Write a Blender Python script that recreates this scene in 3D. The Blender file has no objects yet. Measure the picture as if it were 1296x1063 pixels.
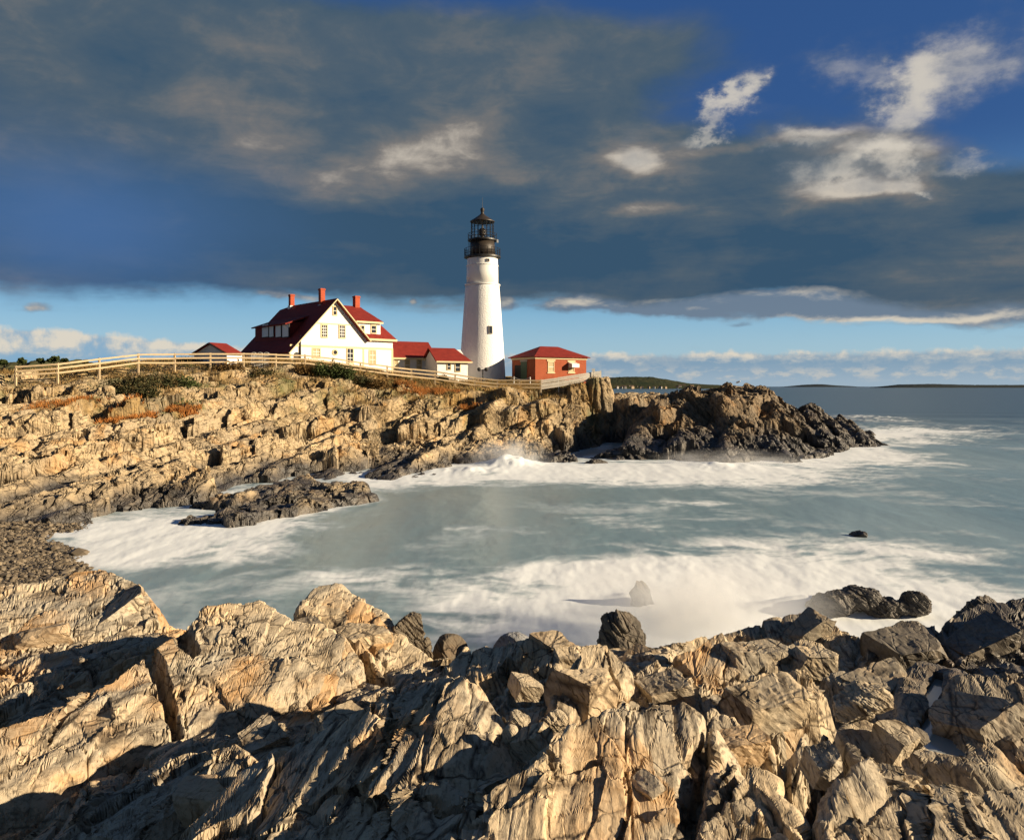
import bpy, bmesh, math, random
import numpy as np
from mathutils import Vector, Matrix
random.seed(7)
RNG = np.random.default_rng(7)
SC = bpy.context.scene
COL = SC.collection
F = 1000.0          # focal length in photograph pixels
CX, HY = 648.0, 489.0   # column of the optical axis, row of the horizon
CAMZ = 7.0

def P(px, py, d):
    """photo pixel + distance along the view axis -> world point"""
    return Vector(((px - CX) / F * d, d, CAMZ - (py - HY) / F * d))

def on_z(px, py, z=0.0):
    return P(px, py, (CAMZ - z) * F / (py - HY))

def R(a):
    return math.radians(a)

# ------------------------------------------------------------------ noise
def hsh(ix, iy, seed):
    h = (ix.astype(np.int64) * 374761393 + iy.astype(np.int64) * 668265263 + seed * 2147483647) & 0xFFFFFFFF
    h = ((h ^ (h >> 13)) * 1274126177) & 0xFFFFFFFF
    h = ((h ^ (h >> 16)) * 2246822519) & 0xFFFFFFFF
    h = h ^ (h >> 15)
    return (h & 0xFFFFFF).astype(np.float32) / 16777216.0

def pnoise(x, y, seed=0):
    xi = np.floor(x); yi = np.floor(y)
    fx = (x - xi).astype(np.float32); fy = (y - yi).astype(np.float32)
    u = fx * fx * fx * (fx * (fx * 6 - 15) + 10); v = fy * fy * fy * (fy * (fy * 6 - 15) + 10)
    def g(ox, oy):
        a = hsh(xi + ox, yi + oy, seed) * 6.2831853
        return np.cos(a) * (fx - ox) + np.sin(a) * (fy - oy)
    n0 = g(0, 0) * (1 - u) + g(1, 0) * u
    n1 = g(0, 1) * (1 - u) + g(1, 1) * u
    return (n0 * (1 - v) + n1 * v) * 1.5

def fbm(x, y, octv=4, seed=0, gain=0.5):
    s = 0; a = 1.0; t = 0
    for i in range(octv):
        s = s + a * pnoise(x, y, seed + i * 17); t += a
        a *= gain; x = x * 2.03 + 11.3; y = y * 2.03 + 5.7
    return s / t

def ridged(x, y, octv=4, seed=0, gain=0.5):
    s = 0; a = 1.0; t = 0
    for i in range(octv):
        s = s + a * (1 - np.abs(pnoise(x, y, seed + i * 17)) * 1.6); t += a
        a *= gain; x = x * 2.03 + 11.3; y = y * 2.03 + 5.7
    return s / t

def voro(x, y, seed=0, jit=0.9):
    """cell randoms (3), offset from the cell's seed point, distance to the nearest cell border"""
    xi = np.floor(x); yi = np.floor(y)
    big = np.full(x.shape, 9e9, np.float32)
    d1 = big.copy(); d2 = big.copy()
    c1x = np.zeros_like(big); c1y = c1x.copy(); c2x = c1x.copy(); c2y = c1x.copy(); ix1 = c1x.copy(); iy1 = c1x.copy()
    for ox in (-1, 0, 1):
        for oy in (-1, 0, 1):
            gx = xi + ox; gy = yi + oy
            px = gx + 0.5 + jit * (hsh(gx, gy, seed) - 0.5)
            py = gy + 0.5 + jit * (hsh(gx, gy, seed + 101) - 0.5)
            d = ((px - x) ** 2 + (py - y) ** 2).astype(np.float32)
            n1 = d < d1
            n2 = (~n1) & (d < d2)
            d2 = np.where(n1, d1, np.where(n2, d, d2))
            c2x = np.where(n1, c1x, np.where(n2, px, c2x)); c2y = np.where(n1, c1y, np.where(n2, py, c2y))
            d1 = np.where(n1, d, d1)
            c1x = np.where(n1, px, c1x); c1y = np.where(n1, py, c1y)
            ix1 = np.where(n1, gx, ix1); iy1 = np.where(n1, gy, iy1)
    sep = np.sqrt((c1x - c2x) ** 2 + (c1y - c2y) ** 2) + 1e-6
    edge = (d2 - d1) / (2 * sep)
    return (hsh(ix1, iy1, seed + 7), hsh(ix1, iy1, seed + 8), hsh(ix1, iy1, seed + 9), x - c1x, y - c1y, edge)

def sstep(a, b, x):
    t = np.clip((x - a) / (b - a), 0, 1)
    return t * t * (3 - 2 * t)

def fracture(x, y, scale, aspect, ang, seed, amp, tilt=0.0, bias=(0, 0), crackw=0.04, crackd=0.0, warp=0.25, jit=0.9):
    """blocks: every cell gets its own height, its own tilted top and an open joint round it"""
    c, s = math.cos(ang), math.sin(ang)
    u = (x * c + y * s) / (scale * aspect); v = (-x * s + y * c) / scale
    u2 = u + warp * fbm(u * 1.7, v * 1.7, 3, seed + 3); v2 = v + warp * fbm(u * 1.7 + 9, v * 1.7, 3, seed + 5)
    r1, r2, r3, du, dv, e = voro(u2, v2, seed, jit)
    h = amp * (r1 - 0.5) * 2
    h = h + ((r2 - 0.5) * 2 * tilt + bias[0]) * du * scale * aspect + ((r3 - 0.5) * 2 * tilt + bias[1]) * dv * scale
    if crackd:
        h = h - crackd * (1 - sstep(0.0, crackw, e)) * (0.3 + 0.9 * r2)
    return h

def tps(pts, x, y, smooth=0.0):
    """thin plate surface through control points (x, y, z)"""
    pts = np.array(pts, float); n = len(pts); S = 20.0
    px, py, pz = pts[:, 0] / S, pts[:, 1] / S, pts[:, 2]
    def U(r2):
        return np.where(r2 < 1e-12, 0, r2 * np.log(np.maximum(r2, 1e-12)))
    K = U((px[:, None] - px) ** 2 + (py[:, None] - py) ** 2) + np.eye(n) * smooth
    Q = np.stack([np.ones(n), px, py], 1)
    A = np.zeros((n + 3, n + 3)); A[:n, :n] = K; A[:n, n:] = Q; A[n:, :n] = Q.T
    w = np.linalg.solve(A, np.concatenate([pz, [0, 0, 0]]))
    X = x / S; Y = y / S
    out = w[n] + w[n + 1] * X + w[n + 2] * Y
    for i in range(n):
        out = out + w[i] * U((X - px[i]) ** 2 + (Y - py[i]) ** 2)
    return out.astype(np.float32)

def poly_sd(x, y, poly):
    """signed distance to a polygon (negative inside)"""
    d = np.full(x.shape, 1e9, np.float32); ins = np.zeros(x.shape, bool)
    n = len(poly)
    for i in range(n):
        ax, ay = poly[i]; bx, by = poly[(i + 1) % n]
        ex, ey = bx - ax, by - ay
        t = np.clip(((x - ax) * ex + (y - ay) * ey) / (ex * ex + ey * ey + 1e-12), 0, 1)
        d = np.minimum(d, (x - ax - t * ex) ** 2 + (y - ay - t * ey) ** 2)
        if ey != 0:
            cr = ((ay > y) != (by > y)) & (x < (bx - ax) * (y - ay) / ey + ax)
            ins ^= cr
    d = np.sqrt(d)
    return np.where(ins, -d, d)

# ------------------------------------------------------------------ objects
def tag(o, label=None, cat=None, group=None, kind=None):
    if label: o['label'] = label
    if cat: o['category'] = cat
    if group: o['group'] = group
    if kind: o['kind'] = kind
    return o

def empty(name, loc, rz=0.0):
    o = bpy.data.objects.new(name, None); COL.objects.link(o)
    o.location = loc; o.rotation_euler = (0, 0, rz); o.empty_display_size = 0.3
    return o

def link_mesh(name, me, mat, parent=None, smooth=False):
    if mat is not None: me.materials.append(mat)
    o = bpy.data.objects.new(name, me); COL.objects.link(o)
    if parent is not None: o.parent = parent
    if smooth:
        me.polygons.foreach_set('use_smooth', np.ones(len(me.polygons), bool))
    return o

def np_mesh(name, verts, faces, smooth=False):
    """mesh from numpy arrays; faces (n,3) or (n,4)"""
    me = bpy.data.meshes.new(name)
    n, k = faces.shape
    me.vertices.add(len(verts)); me.vertices.foreach_set('co', np.ascontiguousarray(verts, np.float32).ravel())
    me.loops.add(n * k); me.loops.foreach_set('vertex_index', np.ascontiguousarray(faces, np.int32).ravel())
    me.polygons.add(n); me.polygons.foreach_set('loop_start', np.arange(0, n * k, k, dtype=np.int32))
    me.polygons.foreach_set('use_smooth', np.full(n, smooth))
    me.update(calc_edges=True)
    return me

def add_attr(me, name, vals):
    a = me.attributes.new(name, 'FLOAT', 'POINT'); a.data.foreach_set('value', np.ascontiguousarray(vals, np.float32).ravel())

def grid_faces(nr, nc):
    i = np.arange(nr * nc, dtype=np.int32).reshape(nr, nc)
    return np.stack([i[:-1, :-1].ravel(), i[:-1, 1:].ravel(), i[1:, 1:].ravel(), i[1:, :-1].ravel()], 1)

class MB:
    """collects boxes, prisms, tubes and lathes, then links them as ONE mesh"""
    def __init__(s): s.v = []; s.f = []
    def add(s, vs, fs):
        b = len(s.v); s.v += [tuple(v) for v in vs]; s.f += [tuple(b + i for i in f) for f in fs]; return s
    def box(s, x0, x1, y0, y1, z0, z1):
        return s.add([(x0, y0, z0), (x1, y0, z0), (x1, y1, z0), (x0, y1, z0), (x0, y0, z1), (x1, y0, z1), (x1, y1, z1), (x0, y1, z1)],
                     [(3, 2, 1, 0), (4, 5, 6, 7), (0, 1, 5, 4), (1, 2, 6, 5), (2, 3, 7, 6), (3, 0, 4, 7)])
    def prism(s, poly, off):
        """polygon of 3-D points extruded by the vector off"""
        n = len(poly); a = [Vector(p) for p in poly]; o = Vector(off)
        return s.add(a + [p + o for p in a], [tuple(range(n))[::-1], tuple(range(n, 2 * n))] + [(i, (i + 1) % n, n + (i + 1) % n, n + i) for i in range(n)])
    def bar(s, a, b, w, h, up=(0, 0, 1)):
        a = Vector(a); b = Vector(b); d = (b - a).normalized(); sd = d.cross(Vector(up))
        if sd.length < 1e-4: sd = d.cross(Vector((0, 1, 0)))
        sd.normalize(); u = sd.cross(d); sd = sd * w / 2; u = u * h / 2
        q = [a - sd - u, a + sd - u, a + sd + u, a - sd + u, b - sd - u, b + sd - u, b + sd + u, b - sd + u]
        return s.add(q, [(3, 2, 1, 0), (4, 5, 6, 7), (0, 1, 5, 4), (1, 2, 6, 5), (2, 3, 7, 6), (3, 0, 4, 7)])
    def tube(s, pts, r, n=8, r2=None):
        pts = [Vector(p) for p in pts]; rings = []
        for k, p in enumerate(pts):
            d = (pts[min(k + 1, len(pts) - 1)] - pts[max(k - 1, 0)]).normalized()
            a = d.cross(Vector((0, 0, 1)))
            if a.length < 1e-3: a = d.cross(Vector((1, 0, 0)))
            a.normalize(); b = d.cross(a)
            rr = r if r2 is None else r + (r2 - r) * k / max(1, len(pts) - 1)
            rings.append([p + a * rr * math.cos(t * 2 * math.pi / n) + b * rr * math.sin(t * 2 * math.pi / n) for t in range(n)])
        vs = [v for q in rings for v in q]; fs = []
        for k in range(len(rings) - 1):
            for t in range(n):
                fs.append((k * n + t, k * n + (t + 1) % n, (k + 1) * n + (t + 1) % n, (k + 1) * n + t))
        fs.append(tuple(range(n))[::-1]); fs.append(tuple(range((len(rings) - 1) * n, len(rings) * n)))
        return s.add(vs, fs)
    def lathe(s, prof, n=32, cx=0, cy=0, cap=True):
        vs = []; fs = []
        for r, z in prof:
            for t in range(n):
                a = 2 * math.pi * t / n; vs.append((cx + r * math.cos(a), cy + r * math.sin(a), z))
        for k in range(len(prof) - 1):
            for t in range(n):
                fs.append((k * n + t, k * n + (t + 1) % n, (k + 1) * n + (t + 1) % n, (k + 1) * n + t))
        if cap:
            fs.append(tuple(range(n))[::-1]); fs.append(tuple(range((len(prof) - 1) * n, len(prof) * n)))
        return s.add(vs, fs)
    def build(s, name, mat, parent=None, bevel=0.0, smooth=False):
        me = bpy.data.meshes.new(name); me.from_pydata(s.v, [], s.f)
        bm = bmesh.new(); bm.from_mesh(me); bmesh.ops.recalc_face_normals(bm, faces=bm.faces)
        if bevel: bmesh.ops.bevel(bm, geom=list(bm.edges), offset=bevel, segments=1, affect='EDGES', profile=0.5, clamp_overlap=True)
        bm.to_mesh(me); bm.free()
        return link_mesh(name, me, mat, parent, smooth)

# ------------------------------------------------------------------ camera, sun
cam_d = bpy.data.cameras.new('camera'); cam = bpy.data.objects.new('camera', cam_d); COL.objects.link(cam)
cam.location = (0, 0, CAMZ); cam.rotation_euler = (R(90), 0, 0)
cam_d.sensor_width = 36; cam_d.lens = 36 * F / 1296; cam_d.shift_y = (HY - 531.5) / 1296
cam_d.clip_start = 0.1; cam_d.clip_end = 60000
SC.camera = cam
SUN_EL, SUN_AZ = R(17), R(10)       # azimuth measured from +x towards the camera side (-y)
sv = Vector((math.cos(SUN_EL) * math.cos(SUN_AZ), -math.cos(SUN_EL) * math.sin(SUN_AZ), math.sin(SUN_EL)))
sun_d = bpy.data.lights.new('sun', 'SUN'); sun = bpy.data.objects.new('sun', sun_d); COL.objects.link(sun)
sun.rotation_euler = sv.to_track_quat('Z', 'Y').to_euler(); sun.location = (60, -20, 60)
sun_d.energy = 5.0; sun_d.angle = R(0.5); sun_d.color = (1.0, 0.81, 0.55)
SC.view_settings.view_transform = 'Standard'; SC.view_settings.look = 'None'
cy = SC.cycles
cy.max_bounces = 4; cy.diffuse_bounces = 2; cy.glossy_bounces = 2; cy.transmission_bounces = 4; cy.transparent_max_bounces = 8; cy.volume_bounces = 1
cy.caustics_reflective = False; cy.caustics_refractive = False
cy.use_adaptive_sampling = True; cy.adaptive_threshold = 0.02; cy.use_denoising = True
SC.view_settings.exposure = 0.95; SC.view_settings.gamma = 1.0
# ------------------------------------------------------------------ node helper: python expressions -> node graph
class X:
    T = None
    def __init__(s, k): s.k = k
    @staticmethod
    def m(op, a, b=None, c=None, clamp=False):
        n = X.T.nodes.new('ShaderNodeMath'); n.operation = op; n.use_clamp = clamp
        for i, q in enumerate((a, b, c)):
            if q is None: continue
            if isinstance(q, X): X.T.links.new(q.k, n.inputs[i])
            else: n.inputs[i].default_value = float(q)
        return X(n.outputs[0])
    def __add__(s, o): return X.m('ADD', s, o)
    __radd__ = __add__
    def __sub__(s, o): return X.m('SUBTRACT', s, o)
    def __rsub__(s, o): return X.m('SUBTRACT', o, s)
    def __mul__(s, o): return X.m('MULTIPLY', s, o)
    __rmul__ = __mul__
    def __truediv__(s, o): return X.m('DIVIDE', s, o)
    def __rtruediv__(s, o): return X.m('DIVIDE', o, s)
    def mx(s, o): return X.m('MAXIMUM', s, o)
    def mn(s, o): return X.m('MINIMUM', s, o)
    def pw(s, o): return X.m('POWER', s, o)
    def cl(s): return X.m('ADD', s, 0.0, clamp=True)
    def ss(s, a, b):
        n = X.T.nodes.new('ShaderNodeMapRange'); n.interpolation_type = 'SMOOTHSTEP'
        X.T.links.new(s.k, n.inputs[0]); n.inputs[1].default_value = a; n.inputs[2].default_value = b
        return X(n.outputs[0])
    def lin(s, a, b, c=0.0, d=1.0):
        n = X.T.nodes.new('ShaderNodeMapRange'); X.T.links.new(s.k, n.inputs[0])
        for i, q in enumerate((a, b, c, d)): n.inputs[1 + i].default_value = q
        return X(n.outputs[0])

def vec(x, y, z=0.0):
    n = X.T.nodes.new('ShaderNodeCombineXYZ')
    for i, q in enumerate((x, y, z)):
        if isinstance(q, X): X.T.links.new(q.k, n.inputs[i])
        else: n.inputs[i].default_value = q
    return X(n.outputs[0])

def sep(v):
    n = X.T.nodes.new('ShaderNodeSeparateXYZ'); X.T.links.new(v.k, n.inputs[0])
    return X(n.outputs[0]), X(n.outputs[1]), X(n.outputs[2])

def noise(v, scale=1.0, detail=4.0, rough=0.55, dist=0.0, lac=2.0, color=False):
    n = X.T.nodes.new('ShaderNodeTexNoise'); X.T.links.new(v.k, n.inputs['Vector'])
    n.inputs['Scale'].default_value = scale; n.inputs['Detail'].default_value = detail
    n.inputs['Roughness'].default_value = rough; n.inputs['Distortion'].default_value = dist; n.inputs['Lacunarity'].default_value = lac
    return X(n.outputs['Color' if color else 'Fac'])

def vorn(v, scale=1.0, feature='F1', out='Distance', rand=1.0):
    n = X.T.nodes.new('ShaderNodeTexVoronoi'); n.feature = feature; X.T.links.new(v.k, n.inputs['Vector'])
    n.inputs['Scale'].default_value = scale; n.inputs['Randomness'].default_value = rand
    return X(n.outputs[out])

def mixc(f, a, b, mode='MIX'):
    n = X.T.nodes.new('ShaderNodeMix'); n.data_type = 'RGBA'; n.blend_type = mode
    for sock, q in ((n.inputs['Factor'], f), (n.inputs[6], a), (n.inputs[7], b)):
        if isinstance(q, X): X.T.links.new(q.k, sock)
        elif isinstance(q, (int, float)): sock.default_value = q
        else: sock.default_value = (*q, 1.0)
    return X(n.outputs[2])

def coord(kind='Object'):
    n = X.T.nodes.new('ShaderNodeTexCoord'); return X(n.outputs[kind])

def geom(out='Position'):
    n = X.T.nodes.new('ShaderNodeNewGeometry'); return X(n.outputs[out])

def attr(name):
    n = X.T.nodes.new('ShaderNodeAttribute'); n.attribute_name = name; return X(n.outputs['Fac'])

def vscale(v, s):
    n = X.T.nodes.new('ShaderNodeVectorMath'); n.operation = 'MULTIPLY'; X.T.links.new(v.k, n.inputs[0]); n.inputs[1].default_value = s
    return X(n.outputs[0])

def bump(h, strength=0.5, dist=0.02, normal=None):
    n = X.T.nodes.new('ShaderNodeBump'); n.inputs['Strength'].default_value = strength; n.inputs['Distance'].default_value = dist
    X.T.links.new(h.k, n.inputs['Height'])
    if normal is not None: X.T.links.new(normal.k, n.inputs['Normal'])
    return X(n.outputs[0])

def new_mat(name):
    m = bpy.data.materials.new(name); m.use_nodes = True; X.T = m.node_tree
    b = m.node_tree.nodes['Principled BSDF']
    return m, b

def put(b, **kw):
    for k, q in kw.items():
        sock = b.inputs[{'color': 'Base Color', 'rough': 'Roughness', 'normal': 'Normal', 'spec': 'Specular IOR Level', 'metal': 'Metallic', 'trans': 'Transmission Weight', 'alpha': 'Alpha'}[k]]
        if isinstance(q, X): X.T.links.new(q.k, sock)
        elif isinstance(q, (int, float)): sock.default_value = q
        else: sock.default_value = (*q, 1.0)

def plain(name, col, rough=0.7, var=0.12, scale=3.0, bumpd=0.0, spec=0.3, metal=0.0):
    m, b = new_mat(name)
    p = coord('Object'); n = noise(p, scale, 5, 0.6); n2 = noise(p, scale * 9, 3, 0.6)
    f = (n * 0.7 + n2 * 0.3)
    put(b, color=mixc(f.lin(0.3, 0.7), tuple(c * (1 - var) for c in col), tuple(min(1, c * (1 + var)) for c in col)), rough=rough, spec=spec, metal=metal)
    if bumpd: put(b, normal=bump(n2, 0.6, bumpd))
    return m
# ------------------------------------------------------------------ broken stone shapes
def ico(n):
    bm = bmesh.new(); bmesh.ops.create_icosphere(bm, subdivisions=n, radius=1.0)
    v = np.array([q.co[:] for q in bm.verts], np.float32); f = np.array([[w.index for w in q.verts] for q in bm.faces], np.int32); bm.free(); return v, f
ICO6 = ico(6)
ICO5 = ico(5)
def shape(seed, cuts, size, rough, tilt, depth, base=None, joints=False):
    v, f = base or ICO6; v = v.copy(); g = np.random.default_rng(seed)
    if joints:          # three joint sets, each a pair of nearly parallel faces
        for q in range(3):
            for sgn in (-1, 1):
                n = np.eye(3)[q] * sgn + g.normal(0, .17, 3); n /= np.linalg.norm(n); d = g.uniform(.44, .60)
                v = v - np.maximum(v @ n - d, 0)[:, None] * n * .995
        depth = .70
    for k in range(cuts):
        n = g.normal(size=3); n[2] *= .8; n /= np.linalg.norm(n); d = g.uniform(depth - .08, depth + .2)
        h = v @ n - d; v = v - np.maximum(h, 0)[:, None] * n * .97
    sx, sy, sz = size
    v = v * np.array([sx, sy, sz]); k = max(size)
    n = v / (np.linalg.norm(v, axis=1, keepdims=True) + 1e-6)
    bs_ = (v[:, 0] * .8 + v[:, 2] * .6) / k; bt_ = (v[:, 2] * .8 - v[:, 0] * .6) / k; ba_ = v[:, 1] / k + seed
    ax, ay = v[:, 0] / k + v[:, 2] / k * .9 + seed, v[:, 1] / k - v[:, 2] / k * .7
    disp = rough * k * (.9 * fbm(bs_ * 5, ba_ * .9 + bt_, 5, seed + 2, .6) + .7 * fbm(ba_ * 3 + bs_, bt_ * 3.4, 5, seed + 4, .62) + fbm(ax * 1.8, ay * 1.8, 5, seed) * .9 + .35 * ridged(ax * 6, ay * 3 + ax, 4, seed + 3) - .2)
    r1, r2, r3, _, _, e = voro(ax * 2.6, ay * 2.6, seed + 9); disp = disp + rough * k * ((r1 - .5) * .7 - .6 * (1 - sstep(0, .07, e)))
    v = v + n * disp[:, None]
    c, s = math.cos(tilt[0]), math.sin(tilt[0]); v = v @ np.array([[1, 0, 0], [0, c, s], [0, -s, c]]); c, s = math.cos(tilt[1]), math.sin(tilt[1]); v = v @ np.array([[c, 0, -s], [0, 1, 0], [s, 0, c]])
    return v, f
# ------------------------------------------------------------------ rock material
BC, BS = math.cos(R(38)), math.sin(R(38))      # dip of the beds
STR2 = (0.80, 0.60)      # the beds of the left ridge swing round
STR = (0.25, 0.97)      # strike of the beds (they run away from the viewer, a little to the right)
def rock_mat(name, k=1.0, tan=(0.44, 0.33, 0.20), grey=(0.30, 0.28, 0.25), rust=(0.46, 0.24, 0.09), fine=0.012, wetcol=(0.035, 0.032, 0.03), crk=0.8):
    m, b = new_mat(name)
    p = geom('Position'); x, y, z = sep(p)
    sd = attr('side'); a = (x * STR[0] + y * STR[1]) * (1.0 - sd) + (x * STR2[0] + y * STR2[1]) * sd; c = (x * STR[1] - y * STR[0]) * (1.0 - sd) + (x * STR2[1] - y * STR2[0]) * sd
    bs = c * BC + z * BS; bt = z * BC - c * BS               # across the beds, down the beds
    q = vec(a * (0.16 * k), bs * (1.25 * k), bt * (0.30 * k))          # stretched along the beds
    iso = vec(x * k, y * k, z * k)
    n_big = noise(iso, 0.35, 3, 0.55)
    n_mid = noise(iso, 1.6, 5, 0.6)
    streak = noise(q, 2.6, 6, 0.62, 0.4)
    fstr = noise(q, 11.0, 5, 0.65, 0.3); fine_ = noise(q, 42.0, 4, 0.65)
    grain = noise(iso, 28.0, 4, 0.7)
    f = (n_big * 0.45 + n_mid * 0.35 + streak * 0.45).lin(0.46, 0.80)
    col = mixc(f, grey, tan)
    col = mixc((noise(iso, 0.8, 4, 0.6, 0.5).ss(0.52, 0.70) * n_mid.ss(0.35, 0.6) * 0.7), col, rust)
    pale = streak.ss(0.54, 0.72) * 0.55
    col = mixc(pale, col, tuple(min(.72, v * 1.28) for v in tan))
    dirt = noise(iso, 2.3, 6, 0.68).ss(0.52, 0.68) * 0.6
    col = mixc(dirt, col, (0.12, 0.085, 0.05))
    dark = (fstr.ss(0.52, 0.66) * 0.75 + fine_.ss(0.52, 0.68) * 0.55).cl()
    col = mixc(dark, col, (0.07, 0.052, 0.037))
    col = mixc(grain.ss(0.5, 0.72) * 0.55, col, (0.10, 0.075, 0.055))
    # joints of the stone, with crack shade painted dark into the colour
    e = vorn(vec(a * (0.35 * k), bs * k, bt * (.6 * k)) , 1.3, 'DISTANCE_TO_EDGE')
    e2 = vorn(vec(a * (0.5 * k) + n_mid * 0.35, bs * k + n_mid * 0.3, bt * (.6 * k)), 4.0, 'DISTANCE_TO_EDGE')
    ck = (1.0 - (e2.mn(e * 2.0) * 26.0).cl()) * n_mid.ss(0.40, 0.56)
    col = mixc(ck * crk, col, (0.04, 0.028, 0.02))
    tone = attr('tone'); col = mixc(tone.ss(.72, 1.0) * .55, col, rust); col = mixc(tone.ss(.36, .0) * .55, col, tuple(v * .42 for v in grey))
    wet = attr('wet'); weed = attr('weed'); soil = attr('soil')
    col = mixc((wet * n_mid.lin(0.3, 0.6, 0.75, 1.1)).cl(), col, mixc(grain, wetcol, tuple(v * 2.2 for v in wetcol)))
    col = mixc(weed * (n_mid * .5 + grain * .5).ss(0.42, 0.58) * .85, col, (0.060, 0.016, 0.010))
    so = mixc(noise(iso, 3.0, 5, 0.7).lin(0.35, 0.65), (0.16, 0.11, 0.05), (0.34, 0.22, 0.08))
    so = mixc(noise(iso, 0.6, 4, 0.6).ss(0.5, 0.62), so, (0.09, 0.10, 0.035))
    col = mixc(soil, col, so)
    h = streak * 0.6 + fstr * 0.55 + fine_ * 0.3 + grain * 0.25 + n_mid * 0.3 - ck * 0.7
    put(b, color=col, rough=(0.92 - wet * 0.5), normal=bump(h, 0.9, fine / k), spec=(0.18 + wet * 0.3))
    return m

def lattice(u0, u1, du, y0, y1, ratio):
    u = np.arange(u0, u1, du); n = int(math.log(y1 / y0) / ratio); y = y0 * np.exp(np.arange(n) * ratio)
    U, Y = np.meshgrid(u, y); return (U * Y), Y

def relax(f, u0, u1, du, y0, y1, r, nrows, wy, zfloor):
    """coarse pass on a regular lattice, then rows re-spaced so that steep faces get as many rows as flat ground"""
    X1, Y1 = lattice(u0, u1, du, y0, y1, r); Z1, A1 = f(X1, Y1)
    dy = np.diff(Y1, axis=0); dz = np.diff(Z1, axis=0); lowm = np.where(np.maximum(Z1[1:], Z1[:-1]) < zfloor, .15, 1.0)
    ds = np.sqrt((wy * dy) ** 2 + np.minimum(np.abs(dz), 3 * dy) ** 2) / Y1[:-1] * lowm + 1e-5
    s = np.concatenate([np.zeros((1, X1.shape[1])), np.cumsum(ds, 0)], 0); s /= s[-1]
    k = 11; pad = np.pad(s, ((0, 0), (k // 2, k // 2)), mode='edge'); cs = np.cumsum(np.pad(pad, ((0, 0), (1, 0))), 1); s = (cs[:, k:] - cs[:, :-k]) / k
    tt = np.linspace(0, 1, nrows); Yc = np.stack([np.interp(tt, s[:, j], Y1[:, j]) for j in range(s.shape[1])], 1)
    ua = u0 + du * np.arange(Yc.shape[1]); n2 = Yc.shape[1] * 2 - 1; uf = np.linspace(ua[0], ua[-1], n2)
    Yf = np.empty((nrows, n2)); Yf[:, ::2] = Yc; Yf[:, 1::2] = (Yc[:, :-1] + Yc[:, 1:]) / 2
    X2 = uf[None, :] * Yf; Z2, A2 = f(X2, Yf)
    return (X1, Y1, Z1, A1), (X2, Yf, Z2, A2)

def bed_relief(X_, Y_, Z_, sc, seed, strike):
    a = X_ * strike[0] + Y_ * strike[1]; c = X_ * strike[1] - Y_ * strike[0]; s = (c * BC + Z_ * BS) / sc; t = (Z_ * BC - c * BS) / sc; a = a / sc
    s = s + .07 * fbm(a * .8, t * 1.5, 3, seed + 9)
    d = .26 * fbm(s * 3.2, a * .35 + t * .5, 5, seed, .6) + .20 * fbm(a * 2.2 + s, t * 2.6 - s * .7, 5, seed + 2, .62)
    # every bed breaks off at its own length: flat facets with sharp edges, at four thicknesses
    for q, (fs_, fa, w) in enumerate(((1.1, .34, 1.8), (2.7, .7, 1.0), (6.5, 1.5, .42), (17.0, 3.0, .16))):
        fr = s * fs_ + .16 * fbm(a * fa * .6, t * fa, 3, seed + 4 + q); ce = np.floor(fr); fr = fr - ce
        cb = a * fa + t * fa * .55 + hsh(ce, ce * 0, seed + q) * 9 + .16 * fbm(s * fs_, t * 2, 2, seed + 30 + q); ca_ = np.floor(cb); cb = cb - ca_
        st = hsh(ce, ca_, seed + 5 + q) - .5; tl = (hsh(ce, ca_, seed + 55 + q) - .5) * .9
        edge = np.minimum(np.minimum(fr, 1 - fr) * 1.0, np.minimum(cb, 1 - cb) * fs_ / fa * .6)
        d = d + w * (st + tl * (cb - .5) + .25 * (fr - .5)) - w * .55 * (1 - sstep(0, .08, edge)) * (hsh(ce, ca_, seed + 75 + q) > .45)
    return d

def bedded(X_, Y_, Z_, sc, amp, seed, side=None):
    """move the surface along its normal with a relief that follows the beds in three dimensions"""
    Vv = np.stack([X_, Y_, Z_], -1)
    tu = np.gradient(Vv, axis=1); tv = np.gradient(Vv, axis=0); n = np.cross(tu, tv); n /= np.linalg.norm(n, axis=-1, keepdims=True) + 1e-9
    n = np.where(n[..., 2:3] < 0, -n, n)
    d = bed_relief(X_, Y_, Z_, sc, seed, STR)
    if side is not None: d = d * (1 - side) + bed_relief(X_, Y_, Z_, sc, seed + 7, STR2) * side
    steep = np.clip(1.15 - n[..., 2], .25, 1.0)
    V2 = Vv + n * (d * amp * (.40 + .80 * steep))[..., None]
    return V2[..., 0], V2[..., 1], V2[..., 2]

def terrain(name, X_, Y_, Z_, mat, zmin, attrs, extra=None):
    nr, nc = X_.shape
    V = np.stack([X_, Y_, Z_], -1).reshape(-1, 3); Fc = grid_faces(nr, nc)
    keep = Z_.ravel()[Fc].max(1) > zmin
    Fc = Fc[keep]; used = np.zeros(nr * nc, bool); used[Fc.ravel()] = True
    idx = np.cumsum(used) - 1
    VV = V[used]; FF = idx[Fc]; AA = {k: v.ravel()[used] for k, v in attrs.items()}
    if extra:
        FF = np.concatenate([FF[:, [0, 1, 2]], FF[:, [0, 2, 3]], extra[1] + len(VV)]); VV = np.concatenate([VV, extra[0]])
        AA = {k: np.concatenate([v, extra[2][k]]) for k, v in AA.items()}
    me = np_mesh(name, VV, FF, False)
    for k, v in AA.items(): add_attr(me, k, v)
    o = link_mesh(name, me, mat); tag(o, kind='structure'); return o

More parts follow.
